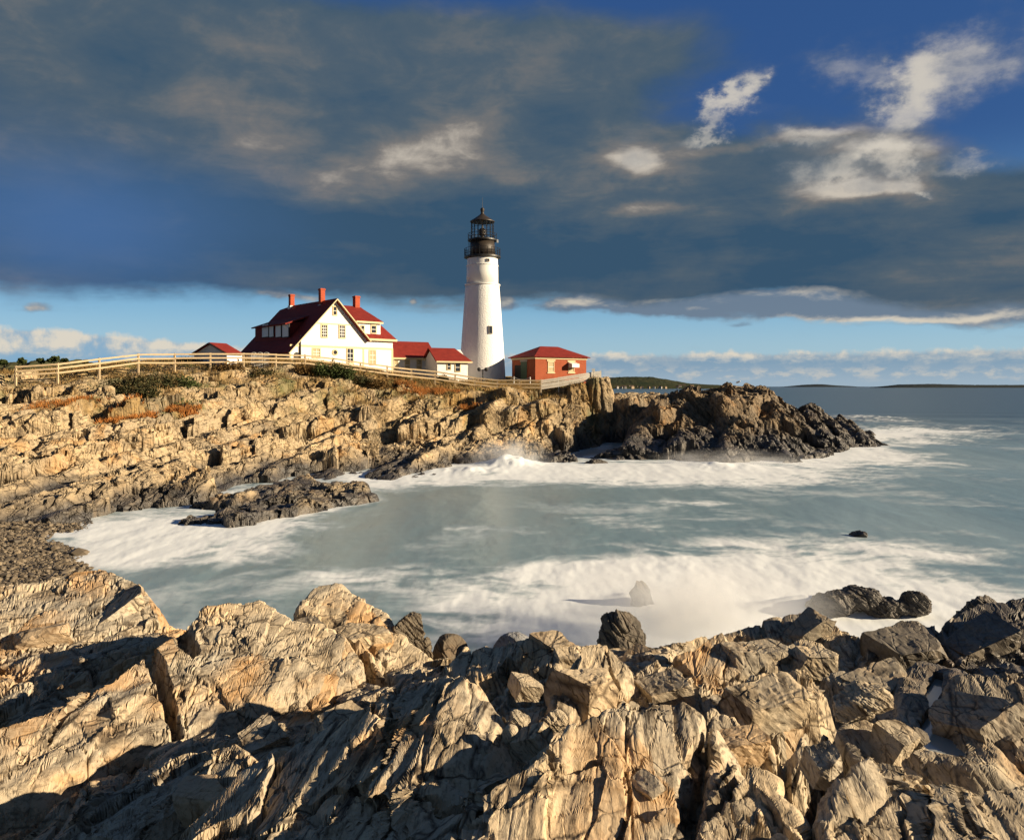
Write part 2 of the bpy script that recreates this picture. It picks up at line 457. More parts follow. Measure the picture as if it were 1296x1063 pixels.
def slab_plane(poly, ref, sx, sy):
    r = P(*ref); k0 = CAMZ - r.z + sx * r.x + sy * r.y
    out = []
    for q in poly:
        px, py = q[:2]
        if len(q) == 3:
            w = P(*q); out.append((w.x, w.y)); continue
        a = (px - CX) / F; b = (py - HY) / F
        d = k0 / (b + sx * a + sy); out.append((a * d, d))
    return out, (r.x, r.y, r.z)

def add_slabs(Z_, X_, Y_, Xw, Yw, slabs, rnd=0.1, kf=1.0):
    for poly, ref, sx, sy, k in slabs:
        pl, r = slab_plane(poly, ref, sx, sy)
        xs = [p[0] for p in pl]; ys = [p[1] for p in pl]; mg = 1.6 + 0.02 * ref[2]
        m = (X_ > min(xs) - mg) & (X_ < max(xs) + mg) & (Y_ > min(ys) - mg) & (Y_ < max(ys) + mg)
        if not m.any(): continue
        d = poly_sd(Xw[m], Yw[m], pl)
        h = r[2] + sx * (X_[m] - r[0]) + sy * (Y_[m] - r[1])
        h = h - k * kf * np.maximum(d, 0) - np.where(d > -rnd, (d.clip(-rnd, 0) + rnd) ** 2 / rnd * 0.7, 0)
        Z_[m] = np.maximum(Z_[m], h)
    return Z_

SA = math.atan2(STR[1], STR[0])

# ------------------------------------------------------------------ near shore the viewer stands on
fpts = [tuple(P(*q)) for q in [
    (-120, 1063, 7.0), (50, 1014, 7.7), (200, 960, 8.0), (330, 930, 8.4), (450, 885, 9.1), (540, 840, 10.3), (590, 824, 11),
    (640, 1063, 3.0), (640, 960, 4.6), (700, 900, 6.2), (640, 870, 7.0), (750, 850, 8.4), (700, 830, 9.6), (850, 855, 8.4),
    (900, 825, 10.2), (1000, 805, 12), (1100, 840, 9.8), (1247, 810, 11.2), (950, 935, 6.3), (1050, 930, 6.2), (1000, 1014, 4.3),
    (1150, 1000, 5.0), (1190, 950, 7.0), (1170, 890, 8.3), (1296, 1014, 4.7), (1296, 900, 7.4), (100, 800, 11.8), (120, 770, 13.0), (300, 800, 11.4), (760, 1000, 4.3), (870, 930, 5.7),
    (470, 1063, 3.6), (420, 1000, 5.2), (350, 1063, 5.0)]]
fpts += [(-16, 16, 0), (-12, 16.5, .3), (-8, 16.5, .0), (-4, 15, .2), (0, 14.5, 0.2), (4, 16, .3), (9, 17, .5), (15, 18, .5)]
fpts += [(x, 20, -2.0) for x in (-18, -9, 0, 9, 18)] + [(x, 25, -4.0) for x in (-22, -9, 0, 9, 22)]
fpts += [(0, 1.2, 5.5), (-2, 1.2, 4.6), (2.2, 1.2, 5.3)]
fpts += [(-10, 10, 3.0), (-12, 13, 2.5), (11, 8, 4.0), (12, 12, 3.0)]
FS = [
 ([(-200, 760), (0, 740), (50, 737), (75, 728), (125, 724), (178, 738), (203, 785), (150, 800), (120, 806), (30, 840), (-200, 880)], (120, 770, 12.2), -.12, .30, 2.2),
 ([(20, 838), (120, 806), (190, 800), (240, 792), (200, 818), (120, 850), (30, 885), (-60, 905)], (140, 835, 10.6), .05, .20, 2.0),
 ([(-200, 1010), (40, 905), (140, 860), (262, 768), (300, 764), (332, 762), (365, 785), (455, 800), (472, 838), (440, 858), (380, 870), (300, 900), (180, 930), (60, 985), (-200, 1060)], (300, 840, 9.6), -.22, .35, 2.4),
 ([(372, 775), (395, 740), (420, 736), (452, 755), (492, 776), (500, 800), (548, 832), (525, 848), (492, 848), (455, 806), (420, 786)], (440, 780, 11.4), -.25, .38, 2.6),
 ([(130, 1010), (230, 960), (300, 942), (330, 965), (250, 1000), (160, 1063), (60, 1063)], (240, 980, 6.9), .22, .12, 1.6),
 ([(560, 852), (480, 882), (400, 922), (300, 982), (180, 1100), (490, 1100), (522, 1000), (547, 905), (602, 862)], (547, 905, 5.35), .26, .10, 1.5),
 ([(590, 822), (640, 816), (690, 806), (722, 830), (690, 868), (640, 852), (602, 866), (558, 852)], (640, 832, 8.2), .28, .12, 1.8),
 ([(490, 1100), (522, 1000), (547, 905), (602, 862), (640, 915), (625, 960), (580, 1100)], (580, 950, 5.0), -.22, .20, 2.2),
 ([(585, 1100), (612, 1000), (692, 950), (755, 897), (790, 884), (870, 888), (905, 922), (882, 1000), (868, 1100)], (770, 960, 4.65), -.17, .24, 2.4),
 ([(690, 885), (700, 862), (740, 815), (770, 818), (803, 848), (790, 875), (742, 885), (720, 908)], (745, 860, 6.9), -.25, .42, 3.0),
 ([(800, 850), (818, 840), (850, 835), (882, 862), (878, 880), (830, 885), (795, 880)], (840, 860, 7.3), -.10, .38, 2.6),
 ([(880, 905), (925, 870), (960, 850), (1020, 845), (1040, 870), (1030, 900), (985, 925), (960, 915), (905, 905)], (960, 885, 7.0), -.05, .42, 3.2),
 ([(1040, 852), (1110, 845), (1150, 850), (1185, 860), (1180, 876), (1120, 868), (1070, 878)], (1110, 858, 8.3), -.10, .32, 3.0),
 ([(850, 832), (930, 797), (960, 800), (1040, 814), (1050, 840), (1000, 845), (930, 850), (880, 860)], (950, 822, 9.2), -.06, .28, 2.2),
 ([(845, 820), (935, 792), (1018, 776), (1032, 790), (1090, 802), (1080, 830), (1000, 812), (930, 802)], (1000, 797, 11.2), .03, .12, 2.0),
 ([(1090, 835), (1098, 800), (1140, 785), (1185, 790), (1190, 820), (1140, 850)], (1140, 815, 10.2), 0, .28, 3.0),
 ([(1188, 830), (1192, 790), (1240, 762), (1420, 745), (1420, 840), (1250, 838)], (1245, 800, 10.4), .05, .30, 3.0),
 ([(1195, 885), (1215, 854), (1260, 847), (1420, 850), (1420, 975), (1247, 962), (1212, 930)], (1245, 900, 7.0), .14, .32, 2.4),
 ([(1058, 985), (1098, 950), (1150, 965), (1162, 1010), (1150, 1100), (1035, 1100)], (1100, 1000, 4.5), -.16, .26, 2.6),
 ([(1165, 1100), (1172, 988), (1240, 985), (1420, 990), (1420, 1100)], (1240, 1020, 4.4), -.14, .27, 2.6),
 ([(878, 1100), (900, 965), (930, 952), (985, 985), (1015, 1012), (1020, 1100)], (940, 1010, 4.35), -.16, .27, 2.6),
 ([(890, 903), (905, 894), (935, 911), (985, 950), (980, 975), (920, 966), (895, 936)], (930, 935, 5.5), -.10, .48, 3.0),
 ([(1000, 947), (1060, 906), (1120, 917), (1100, 950), (1050, 983), (1012, 1003)], (1060, 945, 5.6), -.20, .26, 2.6),
]
CRACKS = [([(372, 778, 11.2), (420, 795, 10.9), (455, 815, 10.4), (490, 852, 9.8)], .13, .9), ([(176, 848, 9.9), (190, 868, 9.5), (212, 905, 8.9), (225, 930, 8.5)], .07, .42), ([(232, 825, 10.0), (243, 848, 9.7)], .09, .3),
 ([(625, 905, 5.6), (700, 925, 5.6), (760, 897, 6.2), (830, 884, 6.7)], .09, .3), ([(600, 1030, 4.2), (650, 985, 4.7), (705, 945, 5.2)], .05, .22), ([(868, 1060, 4.0), (876, 980, 4.6), (900, 925, 5.4)], .06, .3),
 ([(1010, 1010, 4.4), (1030, 960, 5.0), (1045, 920, 5.7), (1075, 905, 6.2)], .10, .5), ([(890, 1030, 4.2), (950, 985, 4.7), (990, 960, 5.0)], .04, .2), ([(690, 1000, 4.4), (760, 975, 4.6), (850, 985, 4.6)], .02, .06), ([(650, 960, 4.8), (700, 985, 4.5)], .02, .08), ([(640, 832, 8.0), (700, 858, 7.4)], .06, .25), ([(850, 860, 8.0), (925, 868, 7.4), (965, 848, 7.8), (1040, 848, 8.0)], .07, .35)]
PITS = [(985, 921, 6.0, .30, .13, .50), (648, 898, 6.0, .26, .16, .32), (780, 888, 6.4, .30, .10, .16), (1140, 880, 7.8, .35, .16, .45), (1150, 838, 9.3, .65, .25, .7), (1245, 845, 8.6, .4, .2, .5), (1045, 925, 5.7, .10, .22, .45), (820, 1000, 4.3, .0, .1, .0), (1035, 800, 10.5, .2, .2, .4), (960, 812, 9.6, .4, .12, .3)]
POOLZ = 3.93
pool_px = [(1163, 925), (1176, 905), (1170, 880), (1184, 858), (1196, 862), (1188, 900), (1194, 925), (1226, 955), (1222, 970), (1180, 962), (1155, 945)]
pool_xy = [on_z(a, b, POOLZ) for a, b in pool_px]
def near_f(FX, FY):
    FZ = tps(fpts, FX, FY)
    wx = 0.10 * fbm(FX * 1.3, FY * 1.3, 4, 40); wy = 0.10 * fbm(FX * 1.3, FY * 1.3, 4, 50)
    r1, r2, r3, _, _, _ = voro((FX * STR[0] + FY * STR[1]) / 0.55, (FX * STR[1] - FY * STR[0]) / 0.28, 61)
    Xw = FX + wx * .6 + (r1 - .5) * 0.035; Yw = FY + wy * .6 + (r2 - .5) * 0.035
    FZ = FZ - .24 * sstep(7.6, 6.2, FY) - .06
    # rubble and broken beds underneath the slabs
    FZ = FZ + fracture(FX, FY, 0.9, 1.8, SA, 11, 0.075, 0.12, (0, 0), 0.08, 0.22) + fracture(FX, FY, 0.38, 1.5, SA + .2, 12, 0.03, 0.18, (0, 0), 0.1, 0.08)
    base_low = FZ.copy()
    FZ = add_slabs(FZ, FX, FY, Xw, Yw, FS, 0.04, 0.85)
    on = sstep(0.02, 0.25, FZ - base_low)
    ca = FX * STR[0] + FY * STR[1]; cc = FX * STR[1] - FY * STR[0]
    cw = cc + 0.12 * fbm(ca * .5, cc * 1.2, 3, 77)
    det = fracture(FX, FY, 0.62, 2.4, SA, 21, 0.020, 0.055, (0, -0.02), 0.022, 0.07)
    det = det + fracture(FX, FY, 0.24, 3.0, SA + .1, 22, 0.007, 0.06, (0, -0.02), 0.05, 0.018)
    det = det + 0.010 * fbm(ca * .55, cw * 4.5, 4, 23, .58) + 0.004 * ridged(ca * 1.2, cw * 13, 4, 24, .6) + 0.005 * fbm(FX * 9, FY * 9, 4, 25, .6)
    det = det + 0.03 * fbm(FX * .9, FY * .9, 3, 26)
    # ledges of the beds
    fr = (cw * 2.6 + 0.6 * fbm(ca * .4, cc * .8, 3, 28)); fr = fr - np.floor(fr)
    det = det + 0.035 * (fr - sstep(.8, 1.0, fr)) * sstep(-.1, .35, fbm(ca * .35, cc * .9, 3, 29))
    FZ = FZ + det
    wgx = FX + .05 * fbm(FX * 3, FY * 3, 3, 41); wgy = FY + .10 * fbm(FX * 3, FY * 2, 3, 42)
    for pl, w, dp in CRACKS:
        q = [P(*v) for v in pl]; d = np.full(FX.shape, 9.0)
        for v0, v1_ in zip(q, q[1:]):
            ex, ey = v1_.x - v0.x, v1_.y - v0.y; s = np.clip(((wgx - v0.x) * ex + (wgy - v0.y) * ey) / (ex * ex + ey * ey), 0, 1)
            d = np.minimum(d, np.hypot(wgx - v0.x - s * ex, wgy - v0.y - s * ey))
        FZ = FZ - dp * (1 - sstep(w * .4, w * 1.25, d))
    for px, py, dd, rx, ry, dp in PITS:
        if dp == 0: continue
        v = P(px, py, dd); FZ = FZ - dp * (1 - sstep(.7, 1.35, np.hypot((wgx - v.x) / rx, (wgy - v.y) / (ry * 2))))
    # tide pool channel at the right
    pd = poly_sd(FX, FY, [(v.x, v.y) for v in pool_xy])
    FZ = np.where(pd < 0.03, np.minimum(FZ, POOLZ - 0.10 + np.maximum(pd + .03, 0) * 2.2 + 0.05 * fbm(FX * 3, FY * 3, 3, 31)), FZ)
    FZ = np.where((pd >= 0.03) & (pd < .5), np.maximum(FZ, POOLZ + .05 + .07 * fbm(FX * 3, FY * 3, 4, 44) + .02 - .9 * np.maximum(pd - .2, 0)), FZ)
    fwet = sstep(2.0, 0.5, FZ + 0.5 * fbm(FX * .8, FY * .8, 3, 32))
    # darker, damp rock towards the right end and the back edge
    u_ = FX / FY
    fwet = np.maximum(fwet, 0.75 * sstep(.42, .54, u_ + .05 * fbm(FX * .7, FY * .7, 3, 33)) * sstep(6.0, 8.5, FY))
    fwet = np.maximum(fwet, 0.55 * sstep(10.6, 12, FY + .8 * fbm(FX * .6, FY * .6, 3, 34)) * sstep(0.0, .1, u_))
    fweed = np.zeros_like(FZ)
    for a, b, d, rr in [(640, 905, 6.1, .38), (775, 885, 6.6, .34), (830, 893, 6.4, .3), (660, 890, 6.3, .3), (900, 800, 10, .1)]:
        w = P(a, b, d); fweed = np.maximum(fweed, sstep(1.0, .5, np.hypot(FX - w.x, FY - w.y) / rr + .3 * fbm(FX * 3, FY * 3, 3, 35)))
    fweed *= sstep(.22, .05, FZ - base_low)
    tone = .55 * voro(ca / 1.5 + .15 * fbm(FX * 2, FY * 2, 3, 36), cc / .62 + .15 * fbm(FX * 2, FY * 2, 3, 37), 38)[0] + .25 + .45 * fbm(FX * .7, FY * .7, 3, 39) + .30 * sstep(-.05, -.30, FX / FY) * sstep(7.5, 10, FY) - .25 * sstep(.30, .45, FX / FY)
    return FZ, dict(wet=fwet, weed=fweed, tone=tone)
(FX, FY, FZ, _), (fx2, fy2, fz2, fa2) = relax(near_f, -0.98, 0.98, 0.0030, 1.7, 24.0, 0.0055, 900, .40, -.5)
side2 = sstep(-.02, .06, -(fx2 / fy2) - .085 - .03 * (fy2 < 7.0) - .25 * sstep(8.6, 7.4, fy2) + .02 * fbm(fx2, fy2, 3, 43))
fx2, fy2, fz2 = bedded(fx2, fy2, fz2, 1.0, .042, 700, side2)
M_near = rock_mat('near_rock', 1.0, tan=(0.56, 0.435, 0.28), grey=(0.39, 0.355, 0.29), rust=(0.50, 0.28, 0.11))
# broken bedrock standing proud of the slabs
BL = [(745, 864, 6.75, .36, .30, .25), (840, 864, 7.2, .30, .26, .17), (968, 882, 6.85, .50, .34, .25), (905, 893, 6.65, .20, .2, .16), (1110, 857, 8.2, .48, .3, .20), (950, 824, 9.1, .52, .35, .22), (1030, 828, 9.0, .35, .3, .2),
 (1140, 816, 10, .48, .4, .34), (1238, 805, 10.2, .6, .45, .42), (935, 934, 5.4, .27, .16, .15), (1062, 948, 5.45, .28, .24, .17), (1243, 905, 6.9, .42, .5, .36),
 (700, 822, 9.3, .38, .3, .2), (632, 838, 8.4, .30, .3, .16), (1020, 792, 11.0, .5, .35, .2), (900, 806, 10.6, .5, .3, .17), (690, 970, 4.75, .14, .2, .08), (1180, 868, 8.0, .24, .24, .2), (1000, 905, 6.2, .18, .14, .13), (455, 800, 11.0, .45, .35, .28), (380, 800, 10.6, .4, .4, .22), (150, 770, 12.4, .6, .5, .4), (60, 800, 11.6, .6, .5, .35), (430, 900, 7.6, .35, .35, .2), (330, 930, 7.8, .3, .4, .2), (260, 985, 6.6, .3, .35, .14)]
for q in range(42):
    u_ = RNG.uniform(-.04, .62); y_ = RNG.uniform(3.7, 10.5) ; k_ = RNG.gamma(2.2, .030) + .035; k_ *= (y_ / 6) ** .5
    BL.append((CX + u_ * F, None, y_, k_ * RNG.uniform(.9, 1.7), k_ * RNG.uniform(.8, 1.8), k_ * RNG.uniform(.5, .9)))
bv = []; bf_ = []; ba_ = dict(wet=[], weed=[], soil=[], tone=[], side=[]); k0_ = 0
for q, (px, py, d, sx, sy, sz) in enumerate(BL):
    x_ = (px - CX) / F * d; jj = int(round((x_ / d + .98) / .0030)); ii = int(round(math.log(d / 1.7) / .0055)); zt_ = FZ[ii, jj]
    c_ = np.array([x_, d, zt_ - sz * .25]) if py is None else np.array(P(px, py, d)) - np.array([0, 0, sz * .45])
    if py is not None: c_[2] = min(c_[2], zt_ + sz * .25)
    v, f = shape(900 + q, 5, (sx * 1.2, sy * 1.2, sz * 1.2), .040, (RNG.uniform(-.1, .35), RNG.uniform(-.45, .1)), .56, ICO5 if sx > .12 else ico(4), True)
    aa = RNG.uniform(.15, .8); c, s = math.cos(aa), math.sin(aa); v = v @ np.array([[c, s, 0], [-s, c, 0], [0, 0, 1]]) + c_
    bv.append(v); bf_.append(f + k0_); k0_ += len(v); nn = len(v); w_ = float(_['wet'][ii, jj])
    ba_['wet'].append(np.full(nn, w_)); ba_['weed'].append(np.zeros(nn)); ba_['soil'].append(np.zeros(nn)); ba_['side'].append(np.zeros(nn)); ba_['tone'].append(np.full(nn, RNG.uniform(.15, .95)) - .25 * (x_ / d > .36))
EXTRA = (np.concatenate(bv), np.concatenate(bf_), {k: np.concatenate(v) for k, v in ba_.items()})
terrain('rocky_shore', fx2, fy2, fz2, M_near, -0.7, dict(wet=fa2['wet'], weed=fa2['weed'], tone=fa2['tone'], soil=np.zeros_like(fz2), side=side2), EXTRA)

# ------------------------------------------------------------------ headland across the cove
hp = []
for px, py in [(-120, 672), (50, 664), (160, 655), (215, 645), (255, 632), (330, 610), (400, 604), (520, 604), (590, 592), (640, 580), (690, 585), (725, 570), (780, 560)]:
    w = on_z(px, py, 0.0); hp += [(w.x, w.y, 0.0), (w.x * 0.9 + .5, w.y - 5, -1.6)]
hp += [tuple(P(*q)) for q in [
    (-120, 480, 76), (50, 479, 78), (125, 476, 80), (222, 464, 85), (308, 463, 88), (390, 463, 91), (460, 470, 94), (540, 484, 97), (620, 491, 99), (690, 494, 99.5), (740, 486, 100),
    (100, 560, 57), (50, 520, 66), (50, 600, 48), (200, 560, 60), (200, 510, 72), (330, 560, 66), (330, 505, 79), (450, 560, 73), (450, 512, 84), (540, 560, 76), (560, 520, 87),
    (640, 532, 85), (700, 532, 87), (690, 560, 80), (735, 525, 93), (-120, 560, 55), (130, 625, 46), (757, 528, 96.5), (800, 530, 101), (738, 548, 90.5), (820, 520, 103), (775, 505, 99),
    (430, 469, 106), (610, 481, 114), (660, 483, 113), (740, 487, 113), (712, 487, 106), (690, 489, 105), (650, 489, 106), (50, 476, 100), (200, 462, 110), (-120, 478, 110)]]
hp += [(-16, 130, 8.6), (-40, 130, 9.0), (-90, 130, 8), (5, 128, 7), (-5, 150, 3), (-40, 155, 5), (-100, 160, 5), (-5, 170, -3), (-60, 175, -2), (-130, 175, -1)]
hp += [(10.5, 100, 7.3), (14, 102, 4.2), (17, 100, 3.2), (20, 98, 3.2), (23, 108, 2.0), (14, 112, 5), (12, 125, 3), (22, 120, -2), (30, 110, -2), (24, 90, -2), (30, 140, -4), (15, 140, -2), (17, 88, -1.5), (36, 95, -4)]
HS = [
 ([(228, 650), (290, 641), (380, 618), (425, 613), (465, 611), (463, 622), (395, 637), (320, 656), (240, 657)], (330, 640, 43.0), -.01, .04, 2.5),
 ([(240, 634), (300, 620), (390, 603), (400, 610), (370, 618), (290, 636)], (320, 622, 47.5), .01, .05, 2.5),
 ([(100, 612), (200, 596), (262, 588), (275, 605), (255, 622), (150, 640), (120, 632)], (190, 615, 46.5), -.15, .30, 2.5),
 ([(744, 0, 97.3), (752, 0, 96.6), (769, 0, 97.2), (771, 0, 99.5), (766, 0, 103), (748, 0, 102)], (757, 479.5, 97), -.02, .0, 5.0),
 ([(718, 0, 94.5), (728, 0, 95), (741, 0, 96.3), (742, 0, 102), (722, 0, 101)], (735, 487, 97.5), .10, .0, 3.0),
 ([(700, 528), (722, 500), (738, 503), (736, 530), (715, 550)], (720, 522, 91), -.25, .35, 3.0),
 ([(430, 590), (520, 575), (575, 572), (560, 592), (500, 603), (420, 602)], (500, 590, 67), .02, .06, 2.5),
 ([(560, 560), (640, 545), (690, 545), (680, 572), (640, 575), (580, 580)], (630, 560, 79), -.05, .12, 2.5),
 ([(772, 0, 98), (800, 0, 97), (832, 0, 99), (835, 0, 106), (772, 0, 106)], (800, 503, 98), .02, .05, 2.2),
]
def saw(c, L, sh=.80):
    f = c / L; f = f - np.floor(f); return f - sstep(sh, 1.0, f)
def terr(q, L, w):
    f = q / L; n = np.floor(f); f = f - n; return L * (n + .16 * f + .84 * sstep(w, 1.0, f))
def head_f(HX, HYY):
    HB = tps(hp, HX, HYY, 0.002)
    ha = HX * STR[0] + HYY * STR[1]; hc = HX * STR[1] - HYY * STR[0]
    soil = sstep(-18, 0.0, HYY - np.interp(HX, [-85, -60, -45, -33, -22, -12, -4, 6, 12], [74, 77, 80, 84, 88, 92, 93, 97, 103]) + 4 * fbm(HX * .25, HYY * .25, 4, 70))
    soil_flat = sstep(0, 5, HYY - np.interp(HX, [-85, -60, -45, -33, -22, -12, -4, 6, 12], [77, 79, 82, 87, 90, 94, 97, 99.5, 103]))
    near_f_ = sstep(-13, -1.0, HYY - np.interp(HX, [-85, -60, -45, -33, -22, -12, -4, 6, 12], [77, 79, 82, 87, 90, 94, 97, 99.5, 103]))
    amp = (1 - soil_flat) * sstep(-1.5, .6, HB) * (1 - .62 * near_f_)
    w1 = 1.5 * fbm(ha * .06, hc * .12, 4, 71); w2 = .5 * fbm(ha * .15, hc * .3, 4, 72)
    H = 0
    H = H + 2.2 * saw(hc + w1, 5.6) * sstep(-.55, .15, fbm(ha * .07, hc * .12, 3, 73))
    H = H + 1.0 * saw(hc + w2 + .5 * w1, 2.1) * sstep(-.45, .2, fbm(ha * .12, hc * .25, 3, 74))
    H = H + fracture(HX, HYY, 3.2, 2.6, SA, 75, 0.34, 0.10, (0, 0), 0.12, 0.75)
    H = H + fracture(HX, HYY, 1.25, 2.2, SA, 76, 0.10, 0.10, (0, 0), 0.10, 0.28)
    H = H + fracture(HX, HYY, 0.5, 1.8, SA + .2, 77, 0.03, 0.10, (0, 0), 0.1, 0.06)
    H = H + 0.05 * fbm(HX * 1.8, HYY * 1.8, 4, 78, .6)
    # flat-topped ledges stepping down to the sea, their edges broken block by block
    b1 = voro((ha + 1.2 * fbm(ha * .3, hc * .3, 3, 60)) / 8.5, (hc + .8 * fbm(ha * .3, hc * .4, 3, 61)) / 2.6, 62); b2 = voro((ha + .4 * fbm(ha, hc, 3, 63)) / 1.9, (hc + .3 * fbm(ha, hc, 3, 64)) / 1.1, 65)
    gd = .05 * hc + .105 * ha
    Q = HB - gd + (b1[0] - .5) * .95 + (b2[0] - .5) * .22 + .7 * fbm(HX * .12, HYY * .12, 3, 66)
    Q = terr(Q, 1.75, .86); Q = terr(Q + (b2[1] - .5) * .30 + .18 * fbm(HX * .4, HYY * .4, 3, 67), .58, .80) + gd
    Q = Q - .30 * (1 - sstep(.0, .07, b1[5])) * (b1[1] > .35) - .16 * (1 - sstep(0, .08, b2[5])) * (b2[2] > .4)
    H = H * .42 + (Q - HB + .55) * .95 * sstep(-.8, -.2, fbm(HX * .08, HYY * .08, 3, 68))
    HZ = HB + (H - .45) * (0.12 + 0.88 * amp) - .35 * near_f_ * (1 - soil_flat) + 0.12 * fbm(HX * .5, HYY * .5, 3, 79) * (1 - amp)
    r1, r2, r3, _, _, _ = voro(ha / 2.2, hc / 1.2, 80)
    Xw = HX + .5 * fbm(HX * .4, HYY * .4, 4, 81) + (r1 - .5) * .7; Yw = HYY + .5 * fbm(HX * .4, HYY * .4, 4, 82) + (r2 - .5) * .7
    HZ0 = HZ.copy(); HZ = add_slabs(HZ, HX, HYY, Xw, Yw, HS, 0.25)
    HZ = HZ + (HZ > HZ0 + .01) * (fracture(HX, HYY, 1.4, 2.2, SA, 83, 0.13, 0.16, (0, 0), 0.08, 0.3) + fracture(HX, HYY, 0.5, 1.8, SA, 84, 0.06, 0.2, (0, 0), 0.1, 0.08))
    hwet = sstep(1.5, 0.3, HZ + .7 * fbm(HX * .25, HYY * .25, 4, 85) - .5 * sstep(.02, .12, HX / HYY) * 2)
    hwet = np.maximum(hwet, .5 * sstep(.05, .12, HX / HYY + .02 * fbm(HX * .3, HYY * .3, 3, 86)) * sstep(6.5, 4.5, HZ))
    hsoil = np.clip(soil * (.42 + 1.1 * fbm(HX * .35, HYY * .35, 5, 87) + .25 * sstep(0, 4, HYY - 90)) + soil_flat, 0, 1) * sstep(12.5, 9.5, HX)
    for a, b, d, rr in [(75, 514, 67, 3.6), (105, 511, 68, 2.2), (160, 516, 67, 3.4), (230, 515, 70, 2.4), (595, 508, 90, 1.8)]:
        w = P(a, b, d); hsoil = np.maximum(hsoil, sstep(1, .4, np.hypot((HX - w.x), (HYY - w.y) * .7) / rr + .4 * fbm(HX, HYY, 3, 88)) * .8)
    tone = .40 * b1[2] + .30 * b2[2] + .15 + .55 * fbm(HX * .2, HYY * .2, 4, 69)
    return HZ, dict(wet=hwet, soil=hsoil, tone=tone)
(HX, HYY, HZ, ha1), (hx2, hy2, hz2, ha2) = relax(head_f, -1.02, 0.30, 0.0024, 33.0, 165.0, 0.0045, 760, .16, -.6)
hsoil = ha1['soil']
hx2, hy2, hz2 = bedded(hx2, hy2, hz2, 3.0, .15, 720)
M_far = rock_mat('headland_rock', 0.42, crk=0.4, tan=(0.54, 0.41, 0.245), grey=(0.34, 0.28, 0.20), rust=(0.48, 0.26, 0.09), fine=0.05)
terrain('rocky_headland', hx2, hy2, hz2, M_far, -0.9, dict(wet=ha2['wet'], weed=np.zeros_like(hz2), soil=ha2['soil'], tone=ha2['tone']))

def hz_at(x, y):
    """height of the headland at a point"""
    u = x / y; j = int(round((u + 1.02) / 0.0024)); i = int(round(math.log(y / 33.0) / 0.0045))
    i = min(max(i, 0), HZ.shape[0] - 1); j = min(max(j, 0), HZ.shape[1] - 1); return float(HZ[i, j])
def fz_at(x, y):
    u = x / y; j = int(round((u + 0.98) / 0.0030)); i = int(round(math.log(y / 1.7) / 0.0055))
    i = min(max(i, 0), FZ.shape[0] - 1); j = min(max(j, 0), FZ.shape[1] - 1); return float(FZ[i, j])

# ------------------------------------------------------------------ rocky point off the headland
ip = []
for px, py in [(775, 580), (820, 578), (860, 581), (905, 586), (950, 580), (990, 584), (1030, 577), (1060, 571), (1095, 553)]:
    w = on_z(px, py, 0.0); ip += [(w.x, w.y, 0.0), (w.x, w.y - 6, -2.2)]
ip += [tuple(P(*q)) for q in [(822, 502, 91), (838, 498, 93), (860, 500, 93), (905, 492, 95), (930, 488, 96.5), (962, 491, 97), (985, 510, 98), (1010, 519, 99), (1050, 533, 102), (1080, 545, 108),
    (845, 535, 86), (810, 545, 86), (900, 528, 86), (900, 550, 81), (950, 535, 85), (950, 558, 79), (1000, 548, 85), (1030, 560, 83), (800, 562, 83)]]
ip += [(14, 92, 1), (12, 86, -.5), (16, 108, 2.5), (22, 118, -2), (32, 118, -1), (44, 122, -1), (56, 122, -2.5), (58, 108, -2.5), (48, 92, -2.0), (56, 116, -2)]
def point_f(IX, IY):
    IZ = tps(ip, IX, IY, 0.001)
    ia = IX * STR[0] + IY * STR[1]; ic = IX * STR[1] - IY * STR[0]
    iamp = sstep(-1.5, 1.2, IZ)
    J = 1.1 * saw(-(ic + 1.8 * fbm(ia * .1, ic * .15, 3, 90)), 5.0, .7) + fracture(IX, IY, 3.4, 1.5, SA + .5, 91, 0.55, 0.28, (0, 0), .1, .7)
    J = J + fracture(IX, IY, 1.4, 1.5, SA + .4, 92, 0.22, 0.28, (0, 0), .1, .35) + fracture(IX, IY, .55, 1.4, SA, 93, 0.06, 0.2, (0, 0), .1, .09) + .12 * fbm(IX * 1.6, IY * 1.6, 4, 94, .6)
    IZ = IZ + (J - .75 * sstep(2, 6, IZ)) * (0.25 + 0.75 * iamp)
    Xw = IX + .5 * fbm(IX * .4, IY * .4, 4, 95); Yw = IY + .5 * fbm(IX * .4, IY * .4, 4, 96)
    IS = [([(898, 497), (918, 488), (945, 487), (968, 492), (975, 500), (950, 505), (915, 506)], (935, 495, 94.5), -.06, .12, 4.0),
          ([(825, 508), (832, 499), (862, 499), (880, 503), (860, 515), (835, 516)], (850, 506, 91), -.1, .14, 4.0),
          ([(940, 575), (975, 560), (1020, 556), (1058, 565), (1050, 574), (1000, 582), (970, 582)], (1000, 570, 81), -.02, .12, 3.0),
          ([(880, 580), (905, 570), (935, 572), (945, 580), (915, 585)], (912, 577, 75.5), 0, .1, 3.0)]
    IZ0 = IZ.copy(); IZ = add_slabs(IZ, IX, IY, Xw, Yw, IS, .25); IZ = IZ + (IZ > IZ0 + .01) * fracture(IX, IY, 1.2, 1.6, SA, 97, .22, .3, (0, 0), .1, .3)
    iwet = sstep(3.2, 1.4, IZ + 1.2 * fbm(IX * .2, IY * .2, 4, 98) + 0.0) 
    iwet = np.maximum(iwet, .75 * sstep(28, 36, IX + 3 * fbm(IX * .2, IY * .2, 3, 99)))
    return IZ, dict(wet=iwet)
(IX, IY, IZ, _), (ix2, iy2, iz2, ia2) = relax(point_f, 0.09, 0.52, 0.0020, 66.0, 128.0, 0.0032, 520, .16, -.6)
ix2, iy2, iz2 = bedded(ix2, iy2, iz2, 3.2, .15, 740)
